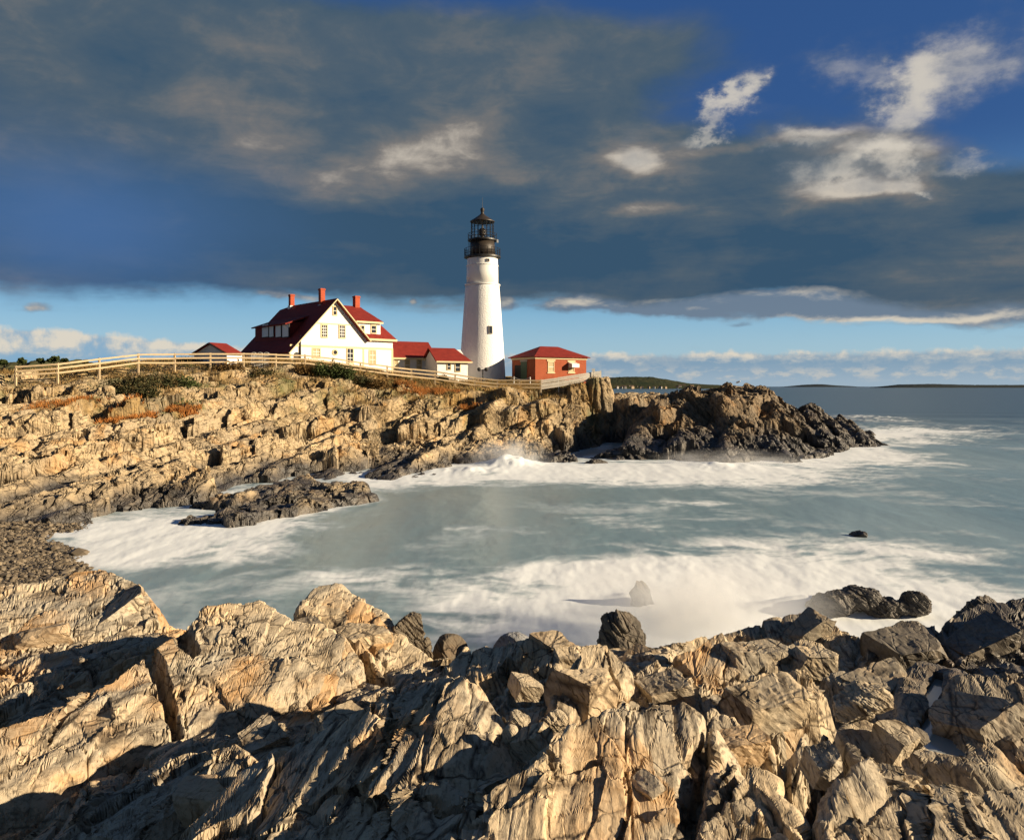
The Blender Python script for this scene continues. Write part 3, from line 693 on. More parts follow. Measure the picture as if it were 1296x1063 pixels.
M_point = rock_mat('point_rock', 0.42, tan=(0.29, 0.21, 0.125), grey=(0.17, 0.145, 0.115), rust=(0.32, 0.17, 0.065), fine=0.05)
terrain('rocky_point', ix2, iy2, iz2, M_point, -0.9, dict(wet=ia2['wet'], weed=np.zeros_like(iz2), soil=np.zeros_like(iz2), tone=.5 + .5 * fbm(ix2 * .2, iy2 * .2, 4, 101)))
# ------------------------------------------------------------------ sky: daylight sky with clouds
wd = bpy.data.worlds.new('World'); SC.world = wd; wd.use_nodes = True
X.T = wd.node_tree
bg = X.T.nodes['Background']
sk = X.T.nodes.new('ShaderNodeTexSky'); sk.sky_type = 'NISHITA'; sk.sun_disc = False
sk.sun_elevation = SUN_EL; sk.sun_rotation = math.atan2(sv.x, sv.y); sk.altitude = 10; sk.air_density = 1.0; sk.dust_density = 0.4; sk.ozone_density = 3.0
SKY = X(sk.outputs[0])
gx, gy, gz = sep(coord('Generated'))
hl = (gx * gx + gy * gy).pw(0.5).mx(1e-4)
az = X.m('ARCTAN2', gx, gy)                    # 0 ahead, + to the right
el = gz / hl                                   # tangent of the elevation
def ang(px, py):
    a = (px - CX) / F; e = (HY - py) / F
    return math.atan(a), e / math.sqrt(1 + a * a)
wv = vec(az * 3.0, el * 5.0, 0.0)
wn = noise(wv, 2.2, 5, 0.58)
wn2 = noise(vec(az * 3.0 + 7.0, el * 5.0 + 3.0, 1.0), 2.2, 5, 0.58)
azw = az + (wn - 0.5) * 0.10; elw = el + (wn2 - 0.5) * 0.045
def blob(px, py, rx, ry, w=1.0, rot=0.0):
    """soft elliptical patch of sky given by bearing and height"""
    a0, e0 = ang(px, py)
    dx = azw - a0; dy = elw - e0; c, s = math.cos(R(rot)), math.sin(R(rot))
    u = (dx * c + dy * s) / (rx / F); v = (dy * c - dx * s) / (ry / F)
    return X.m('EXPONENT', (u * u + v * v) * -1.0) * w
def total(L):
    t = blob(*L[0])
    for q in L[1:]: t = t + blob(*q)
    return t
elc = el.mx(0.0)
# planar cloud coordinates (a flat deck seen in perspective)
cp = vec(gx / (gz.mx(0.0) + 0.12), gy / (gz.mx(0.0) + 0.12), 0.0)
n_deck = noise(vscale(cp, (1.0, 1.3, 1)), 1.15, 7, 0.56, 0.25)
n_soft = noise(vec(az * 2.4, el * 4.2, 4.0), 2.0, 6, 0.55, 0.3)
n_puff = noise(vec(az * 9.0, el * 24.0, 2.0), 1.6, 7, 0.62, 0.3)
n_wisp = noise(vec(az * 5.0 + el * 3.0, el * 7.0 - az * 2.0, 9.0), 1.8, 7, 0.6, 0.6)

# clear sky: deep polarised blue above, cyan low down
clear = mixc(1.0, SKY, (0.62, 0.92, 1.25), 'MULTIPLY')
g = elc.ss(0.03, 0.30)
blue = mixc(g, (0.25, 0.53, 0.75), (0.026, 0.078, 0.235))
blue = mixc(elc.ss(0.02, 0.12), (0.43, 0.60, 0.70), blue)
blue = mixc(blob(60, 235, 160, 70, 0.8).cl(), blue, (0.12, 0.28, 0.62))
clear = mixc(0.78, mixc(1.0, clear, (0.10, 0.10, 0.10), 'MULTIPLY'), blue)

# big dark deck
deck = total([(250, 120, 420, 110, 1.3), (60, 40, 300, 120, 0.9), (560, 150, 230, 110, 1.1), (420, 300, 420, 62, 1.35, 0), (160, 310, 260, 52, 1.0), (700, 300, 240, 62, 1.2),
              (1000, 305, 320, 46, 1.25), (1230, 290, 200, 44, 1.2), (820, 205, 120, 38, .8), (1050, 215, 90, 40, 0.55), (700, 80, 150, 70, .55), (880, 60, 120, 45, .35), (1000, 240, 160, 40, .6), (1380, 300, 160, 60, 1.0), (960, 346, 330, 20, .75), (1250, 345, 160, 22, .7), (1060, 205, 120, 34, .5), (890, 190, 110, 30, .45), (1130, 110, 90, 34, .25)])
dd = (deck + (n_soft - 0.5) * 1.1 + (n_deck - 0.5) * 0.8).ss(0.26, 0.88)
dk_lit = ((n_deck - 0.5) * 1.6 + (n_soft - 0.5) * 1.5 + total([(330, 175, 230, 50, .42, -12), (540, 190, 110, 40, .60, 25), (640, 215, 70, 28, .35), (240, 100, 220, 60, .12), (120, 70, 160, 50, -.25), (450, 70, 160, 40, -.15), (620, 60, 160, 40, .22), (790, 190, 60, 32, .62), (860, 210, 80, 28, .45), (810, 268, 70, 10, .85), (1090, 195, 110, 26, .45), (1030, 172, 60, 8, .8), (1120, 188, 44, 9, .8), (1090, 241, 60, 9, .9), (812, 202, 40, 16, .6), (930, 182, 60, 8, .4), (1060, 245, 90, 20, .6), (450, 300, 300, 50, -.45), (150, 290, 220, 50, -.2), (1000, 310, 330, 36, -.35), (700, 320, 150, 40, -.3)]))
dk_lit = dk_lit + (noise(vec(az * 3.0, el * 22.0, 6.0), 1.2, 6, .6, .3) - .5) * 1.1 * el.ss(0.36, 0.16)
dk_lit = dk_lit + (noise(vscale(cp, (1.0, 1.0, 1)), 4.2, 8, .6, .5) - .5) * 0.9 * el.ss(0.10, 0.22) + (noise(vec(az * 5.0 + el * 2.0, el * 8.0 - az * 1.5, 12.0), 2.2, 8, .62, .6) - .5) * .9
dk = mixc(dk_lit.lin(-0.40, 0.30), (0.040, 0.092, 0.158), (0.095, 0.132, 0.168))
dk = mixc(dk_lit.ss(0.10, 0.80), dk, (0.215, 0.200, 0.190))
dk = mixc(dk_lit.ss(0.52, 1.12), dk, (0.60, 0.54, 0.46))
dk = mixc(blob(90, 285, 190, 80, .85).cl(), dk, (0.07, 0.16, 0.36))
# pale wisps and puffs up in the blue
az_keep, el_keep = azw, elw
wf1 = noise(vec(az * 7.0, el * 9.0, 31.0), 2.0, 6, .62); wf2 = noise(vec(az * 7.0, el * 9.0, 37.0), 2.0, 6, .62)
azw = azw + (wf1 - .5) * .13; elw = elw + (wf2 - .5) * .09
wis = total([(905, 150, 52, 15, .95, 38), (940, 112, 34, 17, 1.15, 62), (965, 140, 40, 26, .50, -20), (880, 168, 40, 12, .5, 20), (1060, 78, 50, 26, .95, -10), (1120, 100, 40, 20, .45, 0), (1175, 80, 55, 26, 1.0, 30), (1130, 138, 40, 26, .95, 50), (1225, 95, 70, 34, .75, 20), (1290, 70, 70, 30, .6),
              (1010, 180, 44, 12, .95, -4), (1080, 200, 80, 24, .80, 4), (1120, 190, 44, 14, .8, 0), (1090, 238, 60, 12, 1.0, -4), (1040, 225, 60, 18, .6, 0), (1150, 212, 20, 18, .8), (1163, 245, 16, 6, .9), (1205, 208, 40, 9, .5), (1245, 195, 26, 10, .6), (800, 170, 24, 34, .50, 20), (805, 205, 34, 18, .85), (860, 205, 50, 8, .5), (690, 120, 60, 30, .2), (1060, 155, 20, 9, .5)])
azw, elw = az_keep, el_keep
wd_ = (wis + (n_wisp - 0.5) * 1.1 + (n_puff - 0.5) * 0.5).ss(0.12, 1.9)
n_w2 = noise(vec(az * 8.0, el * 12.0, 21.0), 2.0, 7, .6, .4)
wcol = mixc((wis * 0.75 + (n_w2 - 0.5) * 1.6 + (n_wisp - .5) * .6).ss(0.25, 1.25), (0.16, 0.195, 0.245), (0.66, 0.61, 0.53))
# broken row of puffs under the deck at the right
row = total([(1000, 380, 260, 15, 1.15), (1220, 378, 160, 20, 1.2), (760, 370, 70, 11, .75), (860, 385, 130, 9, .8), (1050, 396, 160, 7, .8), (735, 385, 44, 5, .8), (640, 381, 13, 10, 1.3), (519, 380, 8, 6, .9), (545, 380, 30, 5, .7), (348, 375, 22, 6, 1.0), (385, 377, 26, 6, .8), (60, 385, 14, 6, .9), (470, 378, 16, 6, .6), (150, 362, 160, 7, .6), (450, 356, 180, 7, .6), (1400, 380, 120, 26, 1.1), (930, 409, 24, 3, .6)])
n_str = noise(vec(az * 3.0, el * 26.0, 3.0), 1.3, 5, .58, .2)
rd = (row + (n_puff - 0.5) * 1.3 + (n_str - .5) * .9).ss(0.30, 1.0)
nlit = noise(vec(az * 9.0, el * 24.0 + 0.16, 2.0), 1.6, 7, 0.62, 0.3)
rl = ((n_puff - nlit) * 1.6 + (n_puff - .5) * .9 + (n_str - .5) * .5 + total([(1080, 364, 70, 9, .75), (1180, 362, 60, 7, .4), (1240, 356, 50, 6, .6), (1130, 402, 60, 4, .7), (1215, 396, 60, 5, .85), (770, 366, 24, 8, .7), (822, 370, 26, 8, .6), (740, 385, 44, 5, .8), (880, 366, 70, 5, .5), (910, 385, 70, 5, .3), (640, 380, 14, 10, .8), (1020, 402, 60, 4, .5), (370, 377, 60, 7, .5), (519, 380, 9, 6, .8), (60, 385, 14, 6, .5), (1000, 388, 260, 6, -.25)])).ss(0.0, 1.05)
rcol = mixc(rl, (0.150, 0.195, 0.265), (0.72, 0.63, 0.50))
# bank of cumulus along the horizon
pc = noise(vec(az * 26.0, el * 60.0, 8.0), 1.5, 6, .62)
pb = noise(vec(az * 14.0, el * 10.0, 5.0), 2.0, 6, 0.6)
top = 0.041 + (pb - 0.5) * 0.022 + (pc - .5) * .010 - az.ss(-0.6, -0.2) * 0.0
band = (top + (az * -1.0).ss(0.2, 0.6) * 0.022 - elc).ss(-0.003, 0.004)
blit = (elc - top + 0.010 + (pc - .5) * 0.045).ss(-0.005, 0.012) * (pb.ss(.34, .56) * .8 + .2)
bcol = mixc(blit, mixc(elc.ss(0.0, 0.035), (0.34, 0.44, 0.54), (0.20, 0.32, 0.45)), (0.80, 0.70, 0.56))
low_ = (X.m('ABSOLUTE', elc - 0.017 + (pb - .5) * .012 + (pc - .5) * .02).ss(.012, .0)) * pc.ss(.45, .62) * az.ss(-.1, .2)
bcol = mixc(low_ * .65, bcol, (0.66, 0.60, 0.52))
bcol = mixc((az * -1.0).ss(0.15, 0.5) * 0.7 * (1.0 - blit), bcol, (0.20, 0.43, 0.66))

c = mixc(band * 0.85, clear, bcol)
c = mixc(rd * 0.9, c, rcol)
c = mixc(dd, c, dk)
c = mixc(wd_ * 0.92, c, wcol)
# unseen dark cloud overhead and behind the viewer, added to dim the skylight
c = mixc((gy * -1.0).ss(-0.35, 0.15).mx(el.ss(0.62, 1.1)) * 0.75, c, (0.045, 0.066, 0.090))
X.T.links.new(c.k, bg.inputs['Color'])
bg.inputs['Strength'].default_value = 0.50
wd.cycles.sampling_method = 'MANUAL'; wd.cycles.sample_map_resolution = 512
# ------------------------------------------------------------------ sea
WX, WY = lattice(-1.0, 1.0, 0.0022, 11.0, 20000.0, 0.0062)
def blobs(L):
    t = np.zeros(WX.shape, np.float32)
    for px, py, rx, ry, w, rot in L:
        c = on_z(px, py); ex = rx / F * c.y; ey = c.y * c.y / (CAMZ * F) * ry
        dx = WX - c.x; dy = WY - c.y; cr, sr = math.cos(R(rot)), math.sin(R(rot))
        u = (dx * cr + dy * sr) / ex; v = (dy * cr - dx * sr) / ey
        t = t + w * np.exp(-(u * u + v * v))
    return t
# distance to rock, from the heightfields sampled on the water grid
def sample(Z_, u0, du, y0, ratio, default=-5.0):
    j = np.round((WX / WY - u0) / du).astype(int); i = np.round(np.log(np.maximum(WY, 1e-3) / y0) / ratio).astype(int)
    ok = (j >= 0) & (j < Z_.shape[1]) & (i >= 0) & (i < Z_.shape[0])
    return np.where(ok, Z_[i.clip(0, Z_.shape[0] - 1), j.clip(0, Z_.shape[1] - 1)], default)
ground = np.maximum(np.maximum(sample(FZ, -0.98, 0.0030, 1.7, 0.0055), sample(HZ, -1.02, 0.0024, 33.0, 0.0045)), sample(IZ, 0.09, 0.0020, 66.0, 0.0032))
shal = sstep(-3.2, -0.1, ground)
wn1 = fbm(WX * .22, WY * .10, 5, 200, .6); wn2_ = fbm(WX * .7, WY * .28, 5, 201, .6); wn3 = fbm(WX * .05, WY * .03, 4, 202)
foam = blobs([
    (900, 760, 150, 50, 2.2, 0), (880, 800, 100, 22, 1.1, 0), (1050, 795, 160, 22, .9, 0), (1230, 790, 90, 22, .9, 0), (740, 800, 120, 18, .7, 0), (740, 745, 160, 34, .9, 0), (1060, 740, 160, 45, 1.0, 0), (1200, 760, 110, 30, .7, 0), (830, 720, 140, 18, .45, 0),
    (640, 790, 110, 24, .55, 0), (560, 770, 90, 20, .45, 0), (1000, 690, 180, 18, .65, 0), (1180, 700, 100, 20, .5, 0), (420, 730, 80, 12, .45, 0), (690, 725, 70, 10, .4, 0),
    (640, 592, 70, 9, 1.0, 0), (760, 600, 160, 11, 1.2, 0), (930, 594, 140, 11, 1.3, 0), (1080, 576, 100, 12, 1.2, 0), (1180, 545, 90, 7, .7, 0), (980, 610, 200, 8, .5, 0), (1110, 550, 90, 8, .7, 0), (1090, 530, 60, 5, .6, 0), (1180, 560, 60, 5, .35, 0), (1150, 545, 80, 4, .3, 0),
    (500, 608, 90, 7, .75, 0), (430, 622, 60, 7, .5, 0), (300, 662, 110, 11, .9, 0), (180, 672, 110, 14, 1.1, 0), (240, 690, 140, 20, .8, 0), (130, 705, 80, 22, .9, 0), (330, 700, 110, 14, .4, 0), (480, 735, 120, 14, .5, 0), (590, 668, 40, 5, .55, 0), (880, 636, 60, 5, .55, 0), (740, 655, 60, 7, .4, 0), (800, 665, 60, 7, .3, 0), (330, 668, 60, 10, .5, 0), (1230, 540, 50, 8, .2, 0), (330, 760, 90, 16, .25, 0)])
near = np.exp(-((WY - 10) / 22.0) ** 2)
sx_ = WX + 2.2 * fbm(WX * .16, WY * .14, 4, 220); sy_ = WY + 2.6 * fbm(WX * .14 + 7, WY * .12, 4, 221)
wis_ = fbm(sx_ * .20, sy_ * .30, 7, 222, .64); fine_ = ridged(sx_ * .42, sy_ * .70, 5, 223, .64) - .55
edge_ = shal * (WY < 140)
D = foam + .60 * edge_ + (wis_ * 1.15 + fine_ * .95) * (.28 + .70 * np.minimum(foam + .4 * edge_, 1))
fo = sstep(.18, 1.15, D)
veil = sstep(-.05, .55, fbm(sx_ * .08, sy_ * .13, 7, 210, .66) + .45 * fine_) * np.interp(WY, [12, 30, 60, 110, 250], [.85, .75, .60, .40, 0]) * sstep(-40, -12, WX + .25 * WY - 2)
fo = fo + veil * .62 * (1 - fo)
foam_a = np.clip(fo, 0, 1)
dd_ = np.maximum(0, 1 - WY / 400.0)
WZ = (0.07 * wn1 + 0.02 * wn2_) * np.minimum(1, WY / 30) * dd_ + 0.035 * foam_a * wn2_ * dd_
WZ = WZ + blobs([(645, 588, 26, 4.0, .95, 0), (590, 597, 40, 3, .35, 0), (1090, 530, 50, 4, .7, 0), (905, 590, 50, 4, .3, 0)]) * (.8 + .5 * wn2_)
WZ = WZ + blobs([(797, 757, 26, 5, .16, 0), (1010, 770, 60, 7, .35, 0), (1085, 774, 90, 5, .2, 0)])
WZ = WZ + 0.30 * np.sin(WY * .21 + 1.5 * wn3 + WX * .05) * np.exp(-((WY - 130) / 60.0) ** 2)
def water_mat():
    m, b = new_mat('sea_water')
    p = geom('Position'); x, y, z = sep(p)
    f = attr('foam')
    q = vec(x * 0.55, y * 0.22, 0.0)
    n1 = noise(q, 1.0, 6, 0.62, 0.8); n2 = noise(q, 4.0, 5, 0.65, 0.5)
    d = noise(vec(x * 0.05, y * 0.02, 0.0), 1.0, 4, 0.6); deep = y.ss(55.0, 220.0)
    col = mixc(d.lin(0.35, 0.65), (0.165, 0.265, 0.315), (0.265, 0.365, 0.400))
    col = mixc(deep, col, (0.055, 0.095, 0.125))
    ff = (f + (n1 - 0.5) * 0.55 * f.ss(0.02, 0.4) + (n2 - 0.5) * 0.22 * f.ss(0.02, 0.5)).lin(0.03, 0.92)
    col = mixc(ff, col, (0.84, 0.88, 0.91))
    h = n1 * 0.6 + n2 * 0.4
    put(b, color=col, rough=ff.lin(0, 1, 0.30, 0.85), spec=ff.lin(0, 1, 0.5, 0.12), normal=bump(h, 0.30, 0.05))
    return m
nr, nc = WX.shape
me = np_mesh('sea', np.stack([WX, WY, WZ], -1).reshape(-1, 3), grid_faces(nr, nc), True)
add_attr(me, 'foam', foam_a)
tag(link_mesh('sea', me, water_mat()), kind='structure')
# the pool in the rock channel
mp, bp = new_mat('pool_water'); put(bp, color=(0.30, 0.32, 0.30), rough=0.12, spec=0.5)
bm = bmesh.new(); bm.faces.new([bm.verts.new((v.x * 1.0, v.y, POOLZ)) for v in pool_xy]); bmesh.ops.recalc_face_normals(bm, faces=bm.faces)
bmesh.ops.triangulate(bm, faces=bm.faces)
me = bpy.data.meshes.new('tide_pool'); bm.to_mesh(me); bm.free(); tag(link_mesh('tide_pool', me, mp), kind='structure')

# spray hanging over the surf
def spray(name, label, px, py, d, size, dens, seed):
    c = P(px, py, d); v, f = (lambda b: b)(None) if False else (None, None)
    bm = bmesh.new(); bmesh.ops.create_icosphere(bm, subdivisions=3, radius=1.0); me = bpy.data.meshes.new(name); bm.to_mesh(me); bm.free()
    m = bpy.data.materials.new(name); m.use_nodes = True; X.T = m.node_tree; X.T.nodes.remove(X.T.nodes['Principled BSDF'])
    pv_ = X.T.nodes.new('ShaderNodeVolumePrincipled'); p = coord('Object'); ox, oy, oz = sep(p)
    r = (ox * ox + oy * oy + oz * oz).pw(.5); n = noise(vec(ox * 1.6 + seed, oy * 1.6, oz * 1.0), 1.5, 4, .6)
    X.T.links.new((r.ss(1.0, .15) * n.ss(.34, .68) * dens).k, pv_.inputs['Density']); pv_.inputs['Color'].default_value = (.97, .98, 1, 1)
    X.T.links.new(pv_.outputs[0], X.T.nodes['Material Output'].inputs['Volume'])
    o = link_mesh(name, me, m); o.location = (c.x, c.y, max(c.z, size[2] * .25)); o.scale = size; tag(o, label, 'spray', kind='stuff'); return o
spray('spray', 'white spray drifting over the surf in front of the near rocks', 865, 765, 22.0, (5.0, 4.2, 1.35), .62, 1)
spray('spray', 'white spray thrown up where the swell breaks on the headland', 645, 585, 70.5, (4.5, 2.6, 2.3), .5, 2)
spray('spray', 'dense white spray bursting just right of the dark round boulder', 870, 785, 20.0, (2.2, 1.8, 1.1), .9, 5)
spray('spray', 'thin spray drifting along the foot of the rocky point', 930, 585, 72.0, (9, 2.2, 1.2), .4, 3)
# ------------------------------------------------------------------ building materials
def clap_mat():
    m, b = new_mat('white_clapboard'); x, y, z = sep(geom('Position'))
    f = z * 7.0; fr = X.m('FRACT', f); n = noise(coord('Object'), 2.0, 5, 0.6)
    put(b, color=mixc(n.lin(.3, .7), (0.74, 0.72, 0.68), (0.86, 0.85, 0.82)), rough=0.55, normal=bump(fr, 0.6, 0.02)); return m
def shingle_mat():
    m, b = new_mat('red_shingles'); x, y, z = sep(geom('Position'))
    fr = X.m('FRACT', z * 5.0); p = coord('Object'); n = noise(p, 1.3, 5, 0.65); n2 = noise(p, 9, 3, 0.6)
    col = mixc((n * .6 + n2 * .4).lin(.3, .7), (0.15, 0.016, 0.013), (0.27, 0.034, 0.024))
    put(b, color=mixc(fr.ss(.82, 1.0) * .5, col, (0.06, .01, .01)), rough=0.75, spec=.2, normal=bump(fr + n2 * .5, 0.5, 0.02)); return m
def brick_mat(name, c1, c2):
    m, b = new_mat(name)
    n = X.T.nodes.new('ShaderNodeTexBrick'); p = coord('Object'); x, y, z = sep(p)
    v = vec(x + y, z, 0.0); X.T.links.new(v.k, n.inputs['Vector'])
    n.inputs['Scale'].default_value = 4.2; n.inputs['Color1'].default_value = (*c1, 1); n.inputs['Color2'].default_value = (*c2, 1)
    n.inputs['Mortar'].default_value = (c1[0] * .8 + .1, c1[1] * .8 + .1, c1[2] * .8 + .09, 1); n.inputs['Mortar Size'].default_value = .012
    g = noise(p, 1.1, 5, .65)
    put(b, color=mixc(g.ss(.45, .75) * .35, X(n.outputs['Color']), tuple(v * .45 for v in c1)), rough=.85, spec=.15, normal=bump(X(n.outputs['Fac']) * -1.0 + noise(p, 25, 3, .6) * .5, .5, .012)); return m
def rubble_mat():
    m, b = new_mat('whitewashed_rubble_stone'); p = coord('Object'); x, y, z = sep(p)
    lo = z.ss(14.0, 13.6)
    e = vorn(vscale(p, (1, 1, 1.7)), 3.0, 'DISTANCE_TO_EDGE'); f1 = vorn(vscale(p, (1, 1, 1.7)), 3.0, 'F1')
    n = noise(p, 1.2, 5, .65); n2 = noise(p, 9, 4, .65)
    col = mixc(n.lin(.3, .75), (0.86, 0.86, 0.85), (0.80, 0.80, 0.79)); col = mixc(n2.ss(.6, .75) * .18 * lo, col, (0.50, 0.47, 0.42))
    st = noise(vec(x * 2.2, y * 2.2, z * .15), 1.0, 4, .6).ss(.6, .78) * .14
    col = mixc(st, col, (.50, .44, .36))
    put(b, color=col, rough=.75, spec=.2, normal=bump(((e * 5.0).cl() * 1.0 - f1 * .5 + n2 * .8) * lo + n2 * .12, .6, .03)); return m
M_clap = clap_mat(); M_shingle = shingle_mat(); M_rubble = rubble_mat()
M_brick = brick_mat('red_brick', (0.37, 0.095, 0.042), (0.28, 0.068, 0.032)); M_chim = brick_mat('chimney_brick', (0.45, 0.095, 0.045), (0.36, 0.07, 0.035))
M_cream = plain('cream_trim', (0.62, 0.50, 0.29), .55, .08); M_white = plain('white_paint', (0.80, 0.79, 0.76), .5, .05)
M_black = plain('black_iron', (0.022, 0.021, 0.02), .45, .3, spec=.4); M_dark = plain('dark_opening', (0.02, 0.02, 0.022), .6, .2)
M_shut = plain('tan_shutter', (0.42, 0.34, 0.20), .6, .1); M_green = plain('green_door_paint', (0.045, 0.085, 0.055), .55, .15)
M_stone = plain('grey_stone', (0.34, 0.32, 0.29), .85, .2); M_rope = plain('white_rope', (0.72, 0.70, 0.66), .8, .1)
def wood_mat(name, c):
    m, b = new_mat(name); p = coord('Object'); n = noise(vscale(p, (2, 2, 9)), 2.0, 5, .65); n2 = noise(p, 1.1, 3, .5)
    put(b, color=mixc((n * .7 + n2 * .3).lin(.3, .7), tuple(v * .7 for v in c), tuple(v * 1.2 for v in c)), rough=.8, spec=.2, normal=bump(n, .4, .01)); return m
M_rail = wood_mat('weathered_rail_wood', (0.56, 0.43, 0.27)); M_board = wood_mat('pale_fence_board', (0.64, 0.60, 0.53))
def glass_mat():
    m, b = new_mat('window_glass'); put(b, color=(0.03, 0.035, 0.045), rough=.06, spec=.7); return m
M_glass = glass_mat()

class Frame:
    """upright building frame: local x along the front wall, local y into the building"""
    def __init__(s, px, py, d, a):
        s.o = P(px, py, d); s.a = R(a); s.ux = Vector((math.cos(s.a), math.sin(s.a), 0)); s.uy = Vector((-math.sin(s.a), math.cos(s.a), 0))
    def at(s, px, py, v=0.0):
        """seen point lying on the upright plane at depth v -> (u, z)"""
        c = Vector((0, 0, CAMZ)); r = P(px, py, 1.0) - c
        t = ((s.o + s.uy * v - c).dot(s.uy)) / r.dot(s.uy); w = c + r * t - s.o
        return w.dot(s.ux), w.z
    def side(s, px, py, u):
        """seen point lying on the upright side plane at u -> (v, z)"""
        c = Vector((0, 0, CAMZ)); r = P(px, py, 1.0) - c
        t = ((s.o + s.ux * u - c).dot(s.ux)) / r.dot(s.ux); w = c + r * t - s.o
        return w.dot(s.uy), w.z
    def px(s, u, v, z):
        w = s.o + s.ux * u + s.uy * v; w = Vector((w.x, w.y, s.o.z + z)); return CX + F * w.x / w.y, HY - F * (w.z - CAMZ) / w.y
    def solve_v(s, u, z, px, lo=-5, hi=40):
        f = lambda v: s.px(u, v, z)[0] - px
        for _ in range(60):
            mid = (lo + hi) / 2
            if (f(lo) > 0) == (f(mid) > 0): lo = mid
            else: hi = mid
        return (lo + hi) / 2

def slabroof(mb, poly, t=0.16):
    """roof sheet: polygon thickened downwards"""
    a, b, c = [Vector(p) for p in poly[:3]]; n = (b - a).cross(c - a).normalized()
    if n.z < 0: n = -n
    return mb.prism([Vector(p) for p in poly], -n * t)

def window(parent, u0, u1, z0, z1, v=0.0, frame=M_cream, pane=M_glass, bars=(1, 1), name='window', fw=0.13, arch=False):
    """framed sash set in the wall at local depth v (facing -y): frame, pane, glazing bars"""
    f = MB(); o = -0.07
    f.box(u0 - fw, u0, v + o, v + .04, z0 - fw, z1 + fw); f.box(u1, u1 + fw, v + o, v + .04, z0 - fw, z1 + fw)
    f.box(u0, u1, v + o - .012, v + .04, z1, z1 + fw + .03); f.box(u0, u1, v + o - .03, v + .04, z0 - fw, z0)
    w = f.build(name, frame, parent)
    MB().box(u0, u1, v - .012, v + .03, z0, z1).build('pane', pane, w)
    g = MB(); n = 0
    for i in range(1, bars[0] + 1):
        uu = u0 + (u1 - u0) * i / (bars[0] + 1); g.box(uu - .025, uu + .025, v - .045, v - .014, z0, z1); n += 1
    for j in range(1, bars[1] + 1):
        zz = z0 + (z1 - z0) * j / (bars[1] + 1); g.box(u0, u1, v - .05, v - .016, zz - .03, zz + .03); n += 1
    if n: g.build('glazing_bar', M_white, w)
    return w

# ------------------------------------------------------------------ keeper's house
hf = Frame(367, 470, 96.5, 42)
house = tag(empty('keeper_house', hf.o, hf.a), 'large white gabled house with steep dark red roof and three brick chimneys', 'house')
uA, zA = hf.at(424, 378); uL, zL = hf.at(363, 446); uR, zR = hf.at(464, 428); uE, _ = hf.at(497, 430); zE = zR
slope = (zA - zL) / (uA - uL)
v1 = hf.solve_v(uA, zA, 371); v2 = hf.solve_v(uL, zL, 300)
B0 = -1.2
MB().prism([(0, 0, B0), (uE, 0, B0), (uE, 0, zE - .1), (uR, 0, zE - .1), (uA, 0, zA - .28), (0, 0, zL + slope * (0 - uL) - .28)], (0, 9.5, 0)).build('wall', M_clap, house)
r = MB()
ov = -0.45
# left slope with clipped back end
th = None
for k in range(200):
    u_ = uL + (uA - uL) * k / 199; z_ = zL + slope * (u_ - uL)
    if hf.px(u_, v2, z_)[0] > 354: break
slabroof(r, [(uA, ov, zA), (uL, ov, zL), (uL, v2, zL), (u_, v2, z_), (uA, v1, zA)], .2)
sR = (zA - zE) / (uR - uA)
slabroof(r, [(uA + .02, ov, zA + .0), (uA + .02, v1, zA), (uR + .3, v1, zE - .3 * sR), (uR + .3, ov, zE - .3 * sR)], .2)
roof = r.build('roof', M_shingle, house)
# wing to the right with a hipped end
vr = 4.6
uw0, zw = hf.at(428, 387, vr); uw1, _ = hf.at(457, 387, vr)
r2 = MB()
slabroof(r2, [(uA + .6, vr, zw), (uw1, vr, zw), (uE + .35, -.4, zE), (uR + .25, -.4, zE)], .18)
slabroof(r2, [(uw1 + .01, vr, zw), (uE + .36, 2 * vr + .4, zE), (uE + .36, -.4, zE)], .18)
slabroof(r2, [(uA + .6, vr + .01, zw), (uw1, vr + .01, zw), (uE + .35, 2 * vr + .4, zE), (uA + .6, 2 * vr + .4, zE)], .18)
r2.build('roof', M_shingle, house)
# front dormer on the wing
ud0, zd1 = hf.at(450, 405.5, .25); ud1, zd0 = hf.at(481.5, 425, .25)
dm = MB().prism([(ud0, .25, zd0 - .2), (ud0, .25, zd1), (ud0, 3.6, zd1 + 1.0), (ud0, 3.6, zd0 - .2)], (ud1 - ud0, 0, 0)).build('dormer', M_clap, house)
dr = MB(); slabroof(dr, [(ud0 - .2, -.1, zd1 - .02), (ud1 + .25, -.1, zd1 - .02), (ud1 - .6, vr + .1, zw + .12), (ud0 - .2, vr + .1, zw + .12)], .14); dr.build('dormer_roof', M_shingle, dm)
MB().box(ud0 - .1, ud1 + .2, -.16, -.08, zd1 - .30, zd1 - .06).build('dormer_trim', M_cream, dm)
a, z1 = hf.at(470, 412.5, .25); b_, z0 = hf.at(475.5, 421.5, .25); window(dm, a, b_, z0, z1, .25, bars=(0, 1))
a, z1 = hf.at(457, 412.5, .25); b_, z0 = hf.at(460.5, 421.5, .25); window(dm, a, b_, z0, z1, .25, bars=(0, 1), fw=.09)
